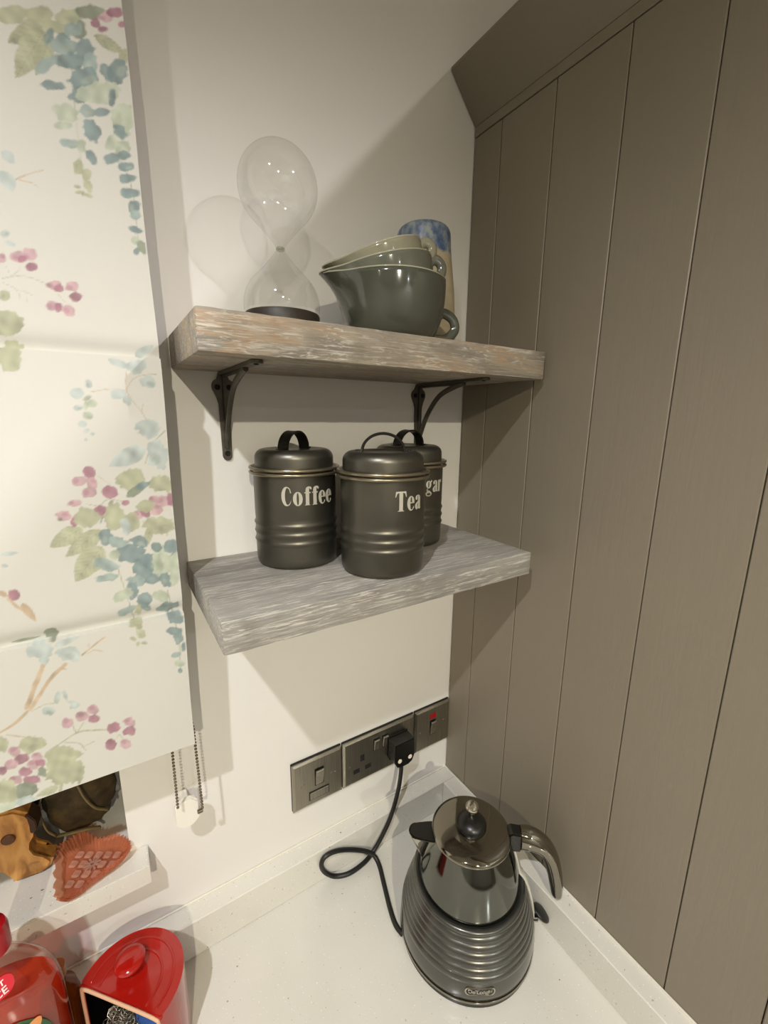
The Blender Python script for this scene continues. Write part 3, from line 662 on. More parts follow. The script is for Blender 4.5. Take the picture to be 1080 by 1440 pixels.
sweep_plane(b, P, RD); hd = obj('handle', b, M_CHR, kt, True, 70)
b = NB(); P2 = [p.copy() for p in P]; sel = range(16, len(P)-2)
off = []
for i in sel:
    tt = (P[min(i+1, len(P)-1)]-P[i-1]).normalized(); nn = Vector((tt.z, 0, -tt.x))
    inn = -nn if (-nn).x < 0 or (-nn).z < 0 else nn
    off.append(P[i] + (nn if nn.x < 0 else -nn)*(RD[i][0]*0.34))
RD2 = [(RD[i][0]*0.76, RD[i][1]*0.80) for i in sel]; RD2[0] = (0.001, 0.002); RD2[-1] = (0.001, 0.002)
sweep_plane(b, off, RD2); obj('inner_grip', b, M_BLACK, hd, True, 70)
b = NB(); prism(b, [(0.0500, 0.1500), (0.0690, 0.1490), (0.0700, 0.1780), (0.0565, 0.1800), (0.0500, 0.1760)], -0.0095, 0.0095, 'y', bev=0.002); obj('handle_mount', b, M_BLACK, kt)
# water gauge down the side under the handle
b = NB()
gp = [(0.0610, 0.149), (0.0640, 0.139), (0.0672, 0.127), (0.0706, 0.112), (0.0775, 0.103), (0.0830, 0.091), (0.0880, 0.076), (0.0925, 0.060), (0.0955, 0.044), (0.0968, 0.032)]
sweep_plane(b, [Vector((x, 0, z)) for x, z in gp], [(0.0030, 0.0085)]*len(gp), 12); obj('water_gauge', b, simple('clear_gauge', (206, 202, 188), 0.15), kt, True, 70)
# switch lever
b = NB(); lathe(b, [(0.0122*math.cos(a), 0.0045*math.sin(a)) for a in np.linspace(-PI/2, PI/2, 15)], 32, Matrix.Translation((0.1100, 0.0, 0.0320)) @ Matrix.Rotation(math.radians(40), 4, 'Y'), sx=1.25)
bmesh.ops.remove_doubles(b, verts=b.verts, dist=1e-5)
lv = obj('switch_lever', b, M_BLACK, kt, True)
b = NB(); box(b, 0.0920, 0.1060, -0.0040, 0.0040, 0.0200, 0.0260, 0.001); obj('lever_arm', b, M_BLACK, lv)
# oval badge
badge = thing('b', None, None) ; bpy.data.objects.remove(badge)
def wrap(bm, az, zc, extra):
    for v in bm.verts:
        v.co.x *= 1.32; v.co.y *= 1.30
        z = zc + v.co.y; r = interp(BODY, z) + extra + v.co.z; a = az + v.co.x/0.094
        v.co = (r*math.cos(a), r*math.sin(a), z)
AZ = math.radians(238+35.5)
b = flatshape([rrect(0.0290, 0.0088, 0.0044, 7), rrect(0.0266, 0.0066, 0.0033, 7)], 0.0004); wrap(b, AZ, 0.0310, 0.0007); bd = obj('badge', b, M_CHRL, kt)
b = flatshape([rrect(0.0266, 0.0066, 0.0033, 7)], 0.0001); bmesh.ops.triangulate(b, faces=b.faces); wrap(b, AZ, 0.0310, 0.0005); obj('badge_field', b, M_BLACK, bd)
b = textshape("De'Longhi", 0.0062, 0.00010)
for v in b.verts: v.co.x *= 0.92
r = bmesh.ops.extrude_face_region(b, geom=list(b.faces))
for e in r['geom']:
    if isinstance(e, bmesh.types.BMVert): e.co.z += 0.0003
wrap(b, AZ, 0.0310, 0.0007); obj('badge_lettering', b, M_CHRL, bd)

# ---------------------------------------------------------------- Roman blind with printed cloth
PRINT = """E o -530 1038 12.6 5.3 -149|E o -514 1045 12.9 4.7 -152|E o -495 1050 10.3 5.7 -148|E o -503 1040 9.5 4.8 -168|E g -478 1061 11.1 4.8 -149|E g -488 1045 8.3 4.5 54|E q -476 1054 5.2 2.8 -142|E p -468 1061 7.0 3.6 -144|E q -461 1067 7.1 3.6 -144|E q -457 1061 4.3 2.4 -140|E q -471 1052 5.0 2.1 -151|E d -509 1033 7.8 2.9 62|E d -500 1035 5.5 4.0 -162|E m -492 1044 8.0 4.5 -138|E m -499 1029 10.8 5.3 -157|E d -486 1032 9.8 5.9 -131|E d -496 1021 11.8 5.8 -148|E m -483 1023 10.5 5.4 71|E m -513 1013 11.7 3.9 -131|E d -511 999 9.4 3.7 -163|E d -489 1011 13.5 7.5 -144|E d -493 999 9.3 5.7 -138|E d -472 1022 6.4 5.6 111|E d -464 1025 10.9 6.8 -126|E l -479 1005 17.7 8.0 -153|E d -480 991 7.2 3.2 -154|E m -489 989 6.6 5.1 -154|E l -504 983 10.0 6.0 -154|E d -470 1004 6.9 2.9 77|E l -464 991 14.4 7.8 72|E l -507 973 7.2 3.1 -156|E d -488 975 9.0 6.5 -106|E m -504 961 7.7 3.5 -167|E d -467 981 6.4 5.3 89|E l -474 970 9.1 4.0 62|E l -467 967 8.4 5.6 58|E d -490 955 5.1 4.3 120|E l -496 962 6.5 3.2 74|E o -500 946 7.2 4.1 70|E o -495 941 5.1 3.2 66|E o -495 933 5.6 3.4 101|E o -503 930 3.5 2.1 -164|E o -502 926 3.7 1.5 -161|E o -495 925 3.3 1.7 177|E o -499 926 2.8 1.4 75|E d -475 959 8.0 4.0 -142|E d -466 964 5.4 4.2 32|E d -464 955 7.0 3.5 -156|E d -465 946 7.5 3.6 -158|E d -464 935 8.7 4.1 -159|E d -462 925 7.2 4.6 67|E m -461 918 5.3 3.8 -131|E d -463 906 6.2 3.0 175|E l -463 897 4.8 3.6 -172|E d -464 888 3.7 2.6 64|E g -459 893 6.5 3.7 98|E p -549 868 6.5 4.6 -143|E p -542 871 6.3 4.5 -137|E q -547 867 4.6 3.3 -142|E q -542 862 4.6 3.3 -143|E p -560 865 4.4 2.8 66|E p -529 850 5.7 4.1 -150|E q -526 848 4.2 3.0 -149|E p -516 851 5.5 4.1 -144|E q -515 843 5.5 4.1 -145|E p -532 834 5.3 4.0 -143|E q -528 833 4.1 2.8 69|E p -520 831 5.6 4.5 -159|E b -555 884 3.9 2.7 -143|E b -553 877 3.3 2.2 174|E o -563 816 11.5 8.3 63|E o -562 837 4.6 3.6 57|E o -565 791 13.4 8.5 78|E b -476 788 8.4 6.7 -156|E b -467 775 6.9 6.0 170|E b -492 763 6.3 5.0 -163|E b -486 757 5.0 4.1 85|E b -514 771 4.2 2.7 87|E b -523 762 5.9 4.7 -159|E l -516 759 5.3 2.2 -144|E b -524 750 3.7 3.0 -162|E l -513 754 4.5 4.1 80|E l -518 752 5.0 2.1 81|E l -517 743 4.7 3.8 154|E b -522 736 3.9 3.5 47|E b -520 730 2.7 2.4 -150|E b -516 727 2.2 1.9 -162|E b -521 722 2.6 2.1 72|E b -471 731 10.2 9.5 -174|E b -464 706 14.4 9.5 93|E o -489 683 12.6 11.0 -134|E o -464 678 11.4 8.6 177|E g -487 672 9.5 4.6 -148|E d -480 677 7.5 3.4 -160|E q -522 693 5.5 5.2 -154|E p -530 685 6.4 5.2 -178|E p -520 682 5.3 4.9 70|E p -524 674 6.0 5.3 -178|E q -508 673 7.4 6.1 178|E p -536 665 5.3 4.0 175|E q -496 661 3.6 3.5 -179|E q -517 655 6.8 6.2 83|E p -545 653 5.9 5.7 78|E q -538 648 5.4 3.2 83|E g -548 651 2.1 2.0 174|E p -486 648 5.5 5.0 169|E q -480 650 5.7 5.6 96|E p -471 652 6.5 6.3 96|E p -463 660 7.7 5.8 174|E q -456 661 6.6 4.6 85|E p -472 663 5.0 4.3 174|E o -528 650 11.2 9.9 143|E o -506 648 15.3 8.7 84|E o -469 635 15.5 9.6 171|E o -479 656 8.7 7.1 173|E o -493 641 10.0 7.2 85|E d -515 629 8.4 5.7 85|E m -506 622 9.9 6.1 142|E b -498 638 8.4 4.8 98|E d -488 621 8.5 6.2 138|E d -496 610 13.5 10.2 165|E l -511 611 6.5 4.7 87|E d -481 599 12.3 9.1 135|E d -488 593 12.0 8.8 90|E m -518 602 12.1 6.2 148|E m -519 589 9.9 4.4 -176|E m -495 580 8.8 6.7 160|E d -480 580 8.3 5.4 -166|E l -470 597 19.0 9.2 86|E d -460 611 9.9 7.3 89|E d -474 613 5.9 5.2 157|E d -499 571 9.8 5.6 87|E l -508 568 9.8 5.9 -151|E d -490 558 9.4 7.5 99|E d -469 577 8.6 5.9 101|E l -459 587 19.4 5.4 85|E l -475 560 8.2 6.8 148|E d -469 546 12.6 5.7 -176|E m -506 551 9.2 4.6 -154|E o -496 550 7.7 3.2 86|E d -489 550 5.7 3.5 136|E d -463 533 7.9 6.2 148|E d -467 521 8.5 4.8 160|E d -462 511 7.5 4.8 93|E o -502 537 4.9 3.2 -169|E o -497 535 5.5 3.2 89|E o -496 525 6.5 3.8 100|E o -504 522 4.3 2.1 137|E o -500 515 3.2 1.9 90|E o -494 514 4.0 2.3 158|E m -466 492 6.2 3.4 178|E l -463 481 6.0 4.0 150|E d -463 472 3.6 2.7 108|E d -458 499 6.7 2.8 87|E q -589 587 5.5 5.1 128|E t -596 589 4.5 2.7 119|E g -569 543 6.6 5.4 143|E b -578 531 10.8 8.2 149|E b -557 521 11.0 7.3 137|E b -576 521 5.2 4.1 102|E b -571 479 6.4 2.9 76|E b -565 479 7.8 2.2 100|E b -561 470 5.6 2.1 144|E b -559 465 4.4 3.2 -175|E b -579 467 6.5 4.8 136|E p -567 449 6.6 4.8 106|E p -554 451 7.3 5.5 127|E p -545 455 6.2 4.8 122|E q -545 445 6.0 4.3 135|E q -530 428 7.5 5.5 120|E p -516 429 6.8 5.0 125|E q -517 419 7.3 5.2 133|E q -534 409 7.6 5.5 120|E p -522 405 7.4 5.2 132|E o -574 415 15.0 9.7 148|E o -575 397 20.3 14.4 119|E o -596 437 10.9 8.8 146|E o -616 446 8.9 4.4 88|E p -609 435 6.5 4.7 110|E q -605 425 6.9 5.0 119|E p -598 415 6.8 4.8 111|E p -614 423 7.1 4.8 101|E q -604 410 6.3 4.5 122|E p -594 423 6.0 4.3 114|E q -620 419 5.5 3.8 102|E p -613 405 6.6 4.6 127|E q -601 399 7.3 4.8 134|E q -592 414 5.3 3.8 118|E g -592 404 6.4 3.7 93|E g -610 389 10.3 9.5 150|E o -621 396 14.3 8.8 96|E g -604 390 9.2 6.4 120|E b -608 378 8.4 5.6 164|E l -625 379 10.0 5.5 168|E b -461 372 7.6 2.8 164|L o -508 1041 -536 1018 14.1|L o -512 1035 -534 996 16.1|L o -509 1031 -521 1002 11.6|L o -478 1045 -456 1041 10.5|L o -454 1045 -463 1028 7.5|L b -549 943 -542 936 9.5|L b -551 929 -546 915 11.5|L b -475 797 -459 809 9.2|L b -497 793 -479 786 7.7|L b -475 713 -506 697 17.0|L o -533 641 -559 626 16.8|L o -518 637 -549 615 16.0|L o -520 621 -544 590 22.7|L b -593 625 -580 625 5.0|L b -594 616 -589 613 4.5|L t -585 578 -577 557 7.1|L g -598 541 -576 541 4.2|L b -567 532 -546 537 7.0|L o -582 381 -601 379 9.7|L o -477 635 -483 614 8.2|S t 1.2 -544 924 -536 930 -525 936|S t 1.0 -541 925 -534 925 -529 923|S t 0.7 -537 928 -538 932|S s 1.0 -562 850 -550 854 -541 853 -533 850|S s 0.7 -556 853 -558 859|S s 0.7 -555 853 -549 860|S s 0.7 -562 847 -554 843 -552 835|S s 0.8 -553 843 -548 842 -548 835|S s 0.8 -548 842 -544 840|S s 0.8 -527 844 -523 838|S t 1.0 -484 783 -486 768 -482 758 -475 747 -471 738|S t 1.0 -486 767 -479 777 -470 781 -460 782|S t 1.0 -486 767 -499 767 -513 764|S t 0.9 -475 748 -473 755|S s 1.3 -457 729 -469 716 -476 698|S s 0.9 -527 663 -514 659|S s 1.2 -518 658 -510 666 -496 662|S s 0.9 -516 689 -506 680|S d 1.6 -518 644 -514 654|S t 2.9 -593 584 -589 576 -583 569|S t 2.0 -547 517 -537 524 -528 530|S t 1.3 -543 517 -537 519 -531 516|S t 1.3 -541 523 -541 527|S t 4.4 -577 516 -585 498 -594 477|S t 3.9 -561 511 -573 501 -584 486 -592 474|S t 3.2 -594 473 -605 464 -616 459|S t 1.9 -565 509 -561 506|S s 1.3 -591 472 -581 475 -571 473|S s 1.4 -561 434 -563 444|S s 1.4 -561 434 -554 444|S s 2.0 -587 423 -572 430 -559 435 -547 432 -533 427|S s 1.4 -571 428 -560 422 -556 412|S s 1.4 -558 417 -548 419|S s 1.1 -529 414 -526 418 -523 412|S s 2.8 -579 385 -582 374|S t 1.2 -612 455 -597 445|S s 1.0 -512 1045 -510 1036|S s 1.0 -496 1019 -498 984 -498 947|S s 1.1 -472 968 -462 939 -461 889|S s 1.3 -509 596 -502 549 -499 521|S s 1.5 -468 565 -462 506 -463 477"""
COL = dict(o=(172, 174, 146), l=(182, 190, 170), m=(152, 168, 164), d=(126, 144, 144), b=(182, 192, 188), p=(190, 158, 163), q=(162, 118, 131), t=(190, 168, 140), s=(168, 170, 146), g=(134, 142, 124))
BXL, BXR, BZB, BZT = -1.50, -0.4550, 0.3750, 1.36
def fold_y(z):
    def lerp(a, b, t): return a+(b-a)*t
    if z > 0.7965: t = (z-0.7965)/(BZT-0.7965); return lerp(-0.0545, -0.050, min(1, t*2)) + 0.0045*math.exp(-((z-0.7965)/0.010)**2)
    if z > 0.5378: t = (z-0.5378)/(0.7965-0.5378); return lerp(-0.0575, -0.0590, t) + 0.0050*math.exp(-((z-0.5378)/0.010)**2)
    t = (z-BZB)/(0.5378-BZB); return lerp(-0.0600, -0.0625, t)
def make_blind():
    xs = np.concatenate([np.arange(BXL, -0.646, 0.0026), np.arange(-0.6450, BXR+1e-6, 0.0011)]); xs[-1] = BXR
    zs = np.concatenate([np.arange(BZB, 1.12, 0.0011), np.linspace(1.122, BZT, 12)])
    for f in (0.5378, 0.7965): zs = np.sort(np.concatenate([zs[np.abs(zs-f) > 0.0006], [f-0.00003, f+0.00003]]))
    X, Zg = np.meshgrid(xs, zs); nx, nz = len(xs), len(zs)
    yprof = np.array([fold_y(z) for z in zs]) - 0.0185
    rg = np.random.default_rng(5)
    lump = np.zeros_like(X)
    for _ in range(16):
        fx, fz, p1, p2 = rg.uniform(4, 22), rg.uniform(3, 16), rg.uniform(0, 6), rg.uniform(0, 6)
        lump += np.sin(X*fx+p1+Zg*3)*np.sin(Zg*fz+p2)
    Y = yprof[:, None] + lump*0.00022 + 0.0012*np.sin(X*31+1)*np.exp(-((Zg-0.42)/0.05)**2)*0.5
    edge = np.sin(Zg*26)*0.0006 + np.sin(Zg*9+1)*0.0010
    Xd = X + edge*np.clip((X+0.60)/0.15, 0, 1)
    # colours
    base = np.array(lin((207, 205, 196))); img = np.broadcast_to(base, X.shape+(3,)).copy()
    mm = X*1000; mz = Zg*1000
    def nz2(s, k):
        r = np.random.default_rng(k); out = np.zeros_like(X)
        for _ in range(7):
            a = r.uniform(0, 2*PI); f = r.uniform(0.6, 1.6)/s; out += np.sin((mm*math.cos(a)+mz*math.sin(a))*f + r.uniform(0, 6))
        return out/7
    warp = nz2(2.6, 1)*1.3+nz2(1.1, 9)*0.9; wash = nz2(4.2, 2); wash2 = nz2(1.5, 3)
    def paint(mask, c, strength, k):
        m = np.clip(mask, 0, 1)*strength
        col = np.array(lin(COL[c])); tone = (1 + 0.30*wash[..., None]*((k % 3)-0.8) + 0.22*wash2[..., None])
        colv = np.clip(col*tone, 0, 1)
        img[:] = img*(1-m[..., None]) + colv*m[..., None]
    items = PRINT.split('|')
    order = [i for i in items if i[0] == 'S'] + [i for i in items if i[0] == 'L'] + [i for i in items if i[0] == 'E']
    for k, it in enumerate(order):
        f = it.split(); c = f[1]; v = list(map(float, f[2:]))
        if f[0] == 'E':
            x, z, rx, rz, an = v; a = math.radians(an); dx, dz = mm-x, mz-z
            u = dx*math.cos(a)+dz*math.sin(a); w = -dx*math.sin(a)+dz*math.cos(a)
            rr = np.sqrt((u/rx)**2+(w/rz)**2) + warp*0.24; ms = (1.0-rr)*min(rx, rz)*1.3
            s = 0.90; kk = 1.06 if c in 'pqt' else 1.17; rx *= kk; rz *= kk
            paint(ms, c, s, k)
            if c in 'pq': # darker flower end
                rr = np.sqrt(((u-rx*0.35)/(rx*0.45))**2+((w+rz*0.1)/(rz*0.6))**2)+warp*0.25; paint((1-rr)*2, 'q', 0.45, k)
            elif k % 3 == 0 and c in 'dmolb':
                rr = np.sqrt(((u+rx*0.2)/(rx*0.5))**2+((w-rz*0.2)/(rz*0.4))**2)+warp*0.3; paint((1-rr)*2, 'l' if c in 'dm' else 'g', 0.35, k)
        elif f[0] == 'L':
            x0, z0, x1, z1, wd = v; L = math.hypot(x1-x0, z1-z0); ux, uz = (x1-x0)/L, (z1-z0)/L
            t = ((mm-x0)*ux+(mz-z0)*uz)/L; w = np.abs(-(mm-x0)*uz+(mz-z0)*ux)
            tc_ = np.clip(t, 0, 1); hw = wd/2*np.sin(PI*tc_**0.75)**0.75*(1+0.10*warp)
            ins = (t > 0) & (t < 1); paint(np.where(ins, (hw-w)*1.1, 0), c, 0.9, k)
            if c == 'o':
                paint(np.where(ins & (hw > w), (0.5-w)*1.2, 0), 'g', 0.6, k)
                paint(np.where(ins & (hw > w), (np.sin((t*L-w*0.9)*1.3)-0.55)*1.6, 0), 'g', 0.35, k)
        else:
            wd = v[0]; P = [(v[i], v[i+1]) for i in range(1, len(v)-1, 2)]
            P3 = [Vector((a_, b_, 0)) for a_, b_ in P]; Q = crom(P3, 4) if len(P3) > 2 else P3
            best = np.full(X.shape, 1e9)
            for a_, b_ in zip(Q, Q[1:]):
                dx, dz = b_.x-a_.x, b_.y-a_.y; LL = dx*dx+dz*dz+1e-9
                t = np.clip(((mm-a_.x)*dx+(mz-a_.y)*dz)/LL, 0, 1)
                best = np.minimum(best, np.hypot(mm-a_.x-t*dx, mz-a_.y-t*dz))
            paint((wd/2*(1+0.25*warp)-best)*1.2+0.2, c, 0.9, k)
    # the printed repeat carries on across the hidden width of the cloth
    per = 0.184; i0 = int(np.searchsorted(xs, -0.6395))
    for i in range(i0):
        xx = xs[i] + per*math.ceil((-0.6395-xs[i])/per); img[:, i] = img[:, min(nx-1, int(np.searchsorted(xs, xx)))]
    verts = np.stack([Xd, Y, Zg], -1).reshape(-1, 3)
    back = verts.copy(); back[:, 1] += 0.0022
    n = nx*nz
    idx = np.arange(n).reshape(nz, nx)
    q = np.stack([idx[:-1, :-1], idx[:-1, 1:], idx[1:, 1:], idx[1:, :-1]], -1).reshape(-1, 4)
    me = bpy.data.meshes.new('cloth')
    # a coarse back layer and hems close the cloth
    me.from_pydata(verts.tolist(), [], q.tolist())
    ca = me.color_attributes.new('print', 'FLOAT_COLOR', 'POINT')
    ca.data.foreach_set('color', np.concatenate([img.reshape(-1, 3), np.ones((n, 1))], 1).astype(np.float32).ravel())
    me.polygons.foreach_set('use_smooth', [True]*len(me.polygons)); me.set_sharp_from_angle(angle=math.radians(40))
    return me
bl = thing('roman_blind', 'cream Roman blind printed with pink berries and blue-green foliage', 'blind', (0, 0, 0))
k_ = NT('printed_linen'); k_.setp(Roughness=0.85); k_.b.inputs['Sheen Weight'].default_value = 0.15
vc = k_.n('ShaderNodeVertexColor', layer_name='print')
wv = k_.noise(k_.coord((1, 1, 0.12)), 900, 2); wh = k_.noise(k_.coord((0.12, 1, 1)), 900, 2)
mm_ = k_.n('ShaderNodeMath', operation='ADD'); k_.l(wv, mm_.inputs[0]); k_.l(wh, mm_.inputs[1])
k_.l(k_.mix(0.12, vc.outputs[0], k_.ramp(mm_.outputs[0], [(0.40, (255, 255, 255)), (0.60, (190, 184, 166))]), 'MULTIPLY'), k_.b.inputs['Base Color']); k_.bump(mm_.outputs[0], 0.12, 0.0004)
me = make_blind(); o = bpy.data.objects.new('printed_cloth', me); C.objects.link(o); me.materials.append(k_.m); o.parent = bl
M_LIN = simple('blind_lining', (222, 216, 198), 0.9)
b = NB()
box(b, BXL, BXR-0.0015, -0.0655, -0.0625, BZB+0.006, BZT)
box(b, BXL, BXR-0.0025, -0.0770, -0.0655, BZB+0.0012, BZB+0.020, 0.003, 2)
obj('lining', b, M_LIN, bl)
b = NB(); box(b, BXL, BXR-0.002, -0.0645, -0.001, BZT-0.03, BZT+0.012); obj('headrail', b, M_WHITE, bl)
# bead chain
ch = thing('bead_chain', 'loop of metal bead chain hanging below the blind corner', 'chain', (0, 0, 0))
M_BEAD = simple('bead_metal', (116, 104, 88), 0.35, 0.8)
for (x0, x1, y, zb) in ((-0.4784, -0.4792, -0.0480, 0.2715), (-0.4532, -0.4518, -0.0480, 0.2560)):
    b = NB(); n = int((1.33-zb)/0.0046)
    for i in range(n):
        z = zb + i*0.0046
        if z > 0.50 and i % 3: continue
        t_ = (z-zb)/(0.36-zb); x = x1+(x0-x1)*min(t_, 1.0) - max(0.0, min(z, 0.60)-0.372)*0.12
        bmesh.ops.create_icosphere(b, subdivisions=1, radius=0.0019, matrix=Matrix.Translation((x, y, z)))
    box(b, min(x0, x1)+0.0004-0.0003+abs(x0-x1)*0.2, min(x0, x1)+0.0010+abs(x0-x1)*0.2, y-0.0003, y+0.0003, zb, 1.33) if False else None
    s_ = obj('chain_strand', b, M_BEAD, ch, True); s_['kind'] = 'stuff'
b = NB(); lathe(b, [(0.0026, -0.003), (0.0026, 0.003), (0.0012, 0.0034), (0.0012, -0.0034)], 14, Matrix.Translation((-0.4548, -0.0480, 0.2525)) @ Matrix.Rotation(PI/2, 4, 'Y'), closed=True); obj('connector', b, M_BEAD, ch, True, 40)
td = thing('chain_tidy', 'white rounded plastic chain tidy fixed to the wall by the sill', 'bracket', (-0.4688, 0, 0.2470))
b = NB(); prism(b, rrect(0.0265, 0.0385, 0.0070, 5), -0.0380, -0.0310, 'y', bev=0.0020); obj('cover', b, M_WHITE, td, True, 40)
b = NB(); box(b, -0.0045, 0.0045, -0.0300, -0.0005, -0.0050, 0.0050, 0.001); obj('bracket', b, M_WHITE, td)

# ---------------------------------------------------------------- things on the sill
SILL = 0.1912
def m_woodfig():
    k = NT('varnished_root_wood'); k.setp(Roughness=0.38)
    v = k.coord((1, 1, 0.35), rot=(0, 0.35, 0)); g = k.noise(v, 70, 3, 0.5, 0.9)
    k.l(k.ramp(g, [(0.32, (140, 92, 40)), (0.47, (180, 126, 62)), (0.62, (200, 148, 82))]), k.b.inputs['Base Color']); k.bump(g, 0.2, 0.0008); return k.m
fg = thing('carved_figure', 'carved and varnished wooden animal figure on the window sill', 'ornament', (-0.6585, 0.0405, SILL), math.radians(-6))
b = NB()
sil = [(-0.045, 0.030), (-0.045, 0.085), (-0.030, 0.098), (0.002, 0.1010), (0.016, 0.0990), (0.0270, 0.0905), (0.0335, 0.0760), (0.0335, 0.0660), (0.0270, 0.0590), (0.0215, 0.0500), (0.0200, 0.0400), (0.0235, 0.0290), (0.0330, 0.0200), (0.0440, 0.0150), (0.0400, 0.0060), (0.0320, 0.0003), (0.0020, 0.0003), (0.0040, 0.0130), (-0.0020, 0.0240), (-0.0120, 0.0290), (-0.0230, 0.0270), (-0.0290, 0.0180), (-0.0300, 0.0003), (-0.0450, 0.0003)]
prism(b, sil, -0.0120, 0.0120, 'y', bev=0.0030); obj('body', b, m_woodfig(), fg, True, 45)
b = NB(); lathe(b, [(0, 0), (0.0062, 0.0), (0.0070, 0.0008), (0.0046, 0.0014), (0.0022, 0.0008), (0, 0.0014)], 20, Matrix.Translation((0.0070, -0.0121, 0.0640)) @ Matrix.Rotation(PI/2, 4, 'X')); obj('eye', b, simple('dark_wood_eye', (84, 48, 20), 0.4), fg, True)
b = NB(); prism(b, [(0.0345, 0.0770), (0.0345, 0.0655), (0.0290, 0.0600), (0.0265, 0.0640), (0.0290, 0.0730), (0.0255, 0.0880), (0.0285, 0.0885)], -0.0124, 0.0100, 'y', bev=0.001); obj('muzzle', b, simple('dark_bark', (58, 34, 14), 0.5), fg, True, 40)
# made-up solid with pale strips for an unclear brown form on the sill
bu = thing('brown_form', 'dark brown rounded stand-in form banded with pale tape, behind the glass heart', 'ornament', (-0.5860, 0.0780, SILL))
b = NB(); bmesh.ops.create_icosphere(b, subdivisions=4, radius=1.0)
for v in b.verts:
    p = v.co.copy(); n_ = math.sin(p.x*7+p.z*3)*0.05+math.sin(p.y*9+p.x*4)*0.04+math.sin(p.z*13+p.x*6)*0.025
    v.co = Vector((p.x*0.040*(1+n_), p.y*0.031*(1+n_), max(-0.98, p.z)*0.048*(1+n_)+0.0475))
zb = min(v.co.z for v in b.verts)
for v in b.verts: v.co.z -= zb
obj('body', b, simple('rough_brown', (74, 58, 26), 0.8, 0, 0.35, 70, 0.6, 160), bu, True)
M_STRIP = simple('pale_strip', (128, 112, 74), 0.7)
for pts in ([(0.002, -0.032, 0.088), (0.008, -0.0375, 0.070), (0.0165, -0.0340, 0.048), (0.0290, -0.0255, 0.030)], [(-0.036, -0.018, 0.085), (-0.0415, -0.0170, 0.060), (-0.0375, -0.0220, 0.034), (-0.0300, -0.0215, 0.019)], [(-0.028, -0.0225, 0.018), (-0.012, -0.0330, 0.0235), (0.006, -0.0335, 0.0200), (0.018, -0.0280, 0.010)]):
    b = NB(); P = crom(pts, 6); tube(b, P, [(0.0012, 0.0030)]*len(P), 8); obj('strip', b, M_STRIP, bu, True)
# pressed glass heart dish, lying face down on the sill
hx = [(-0.6101, -0.0311), (-0.6133, 0.032), (-0.6029, 0.0419), (-0.5864, 0.0466), (-0.5682, 0.0237), (-0.5502, 0.0193), (-0.5372, 0.001), (-0.5354, -0.0133), (-0.5495, -0.0234), (-0.5749, -0.0321), (-0.5963, -0.0414)]
ht = thing('glass_heart', 'peach pink pressed glass heart dish with fluted rim, on the sill', 'ornament', (-0.5785, -0.0015, SILL))
cx, cy = -0.5785, -0.0015
loopP = [Vector((x-cx, y-cy, 0)) for x, y in hx]
LP = loopP + [loopP[0]]; dense = []
Q = [LP[-2]] + LP + [LP[1]]
for i in range(1, len(Q)-2):
    a_, b_, c_, d_ = Q[i-1:i+3]
    sharp = i in (1, 5, 11)
    for k in range(14):
        t = k/14; dense.append(0.5*((2*b_)+(c_-a_)*t+(2*a_-5*b_+4*c_-d_)*t*t+(3*b_-a_-3*c_+d_)*t**3))
M_PINK = tinted('pink_glass', (250, 218, 198), (212, 138, 104), 0.34, 0.03)
b = NB(); rings = []; N = len(dense)
ctr = Vector((0.002, 0.003, 0))
for (s, z, w) in ((0.70, 0.0010, 0), (0.76, 0.0012, 0), (0.86, 0.0065, .6), (0.95, 0.0135, 1), (1.0, 0.0180, 1.3), (0.975, 0.0184, 1.3), (0.915, 0.0140, 1), (0.83, 0.0075, .6), (0.74, 0.0040, 0), (0.3, 0.0036, 0)):
    ring = []
    for i, p in enumerate(dense):
        tt = (i*46.0/N) % 1.0; saw = abs(tt*2-1)*2-1
        dr = (p-ctr); q = ctr + dr*(s + 0.0017*w*saw/max(dr.length, 0.01)); ring.append(b.verts.new((q.x, q.y, z + (0.0008*saw if w > 1.2 else 0))))
    rings.append(ring)
for r0, r1 in zip(rings, rings[1:]):
    for i in range(N): b.faces.new((r0[i], r0[(i+1) % N], r1[(i+1) % N], r1[i]))
c_ = b.verts.new((ctr.x, ctr.y, 0.0036)); c2_ = b.verts.new((ctr.x, ctr.y, 0.0010))
for i in range(N): b.faces.new((rings[-1][i], rings[-1][(i+1) % N], c_)); b.faces.new((rings[0][(i+1) % N], rings[0][i], c2_))
obj('dish', b, M_PINK, ht, True, 25)
def inside(p, s=0.70):
    q = [ctr+(d_-ctr)*s for d_ in dense]; c = False; j = len(q)-1
    for i in range(len(q)):
        if (q[i].y > p[1]) != (q[j].y > p[1]) and p[0] < (q[j].x-q[i].x)*(p[1]-q[i].y)/(q[j].y-q[i].y)+q[i].x: c = not c
        j = i
    return c
b = NB(); aa = math.radians(58)
for i in range(-6, 7):
    for j in range(-6, 7):
        x = ctr.x + (i*math.cos(aa)-j*math.sin(aa))*0.0118; y = ctr.y + (i*math.sin(aa)+j*math.cos(aa))*0.0118
        if not inside((x, y)) or math.hypot(x-ctr.x, y-ctr.y) < 0.011: continue
        box(b, -0.0047, 0.0047, -0.0047, 0.0047, -0.0005, 0.0032, 0.0018, 1, Matrix.Translation((x, y, 0.0036)) @ Matrix.Rotation(aa, 4, 'Z'))
obj('lattice', b, tinted('pale_pink_glass', (252, 226, 210), (228, 176, 152), 0.45, 0.03), ht, True, 30)
b = NB()
for i in range(10):
    a = i*PI/5; box(b, 0.0015, 0.0095, -0.0014, 0.0014, 0, 0.0030, 0.0008, 1, Matrix.Translation((ctr.x, ctr.y, 0.0038)) @ Matrix.Rotation(a, 4, 'Z'))
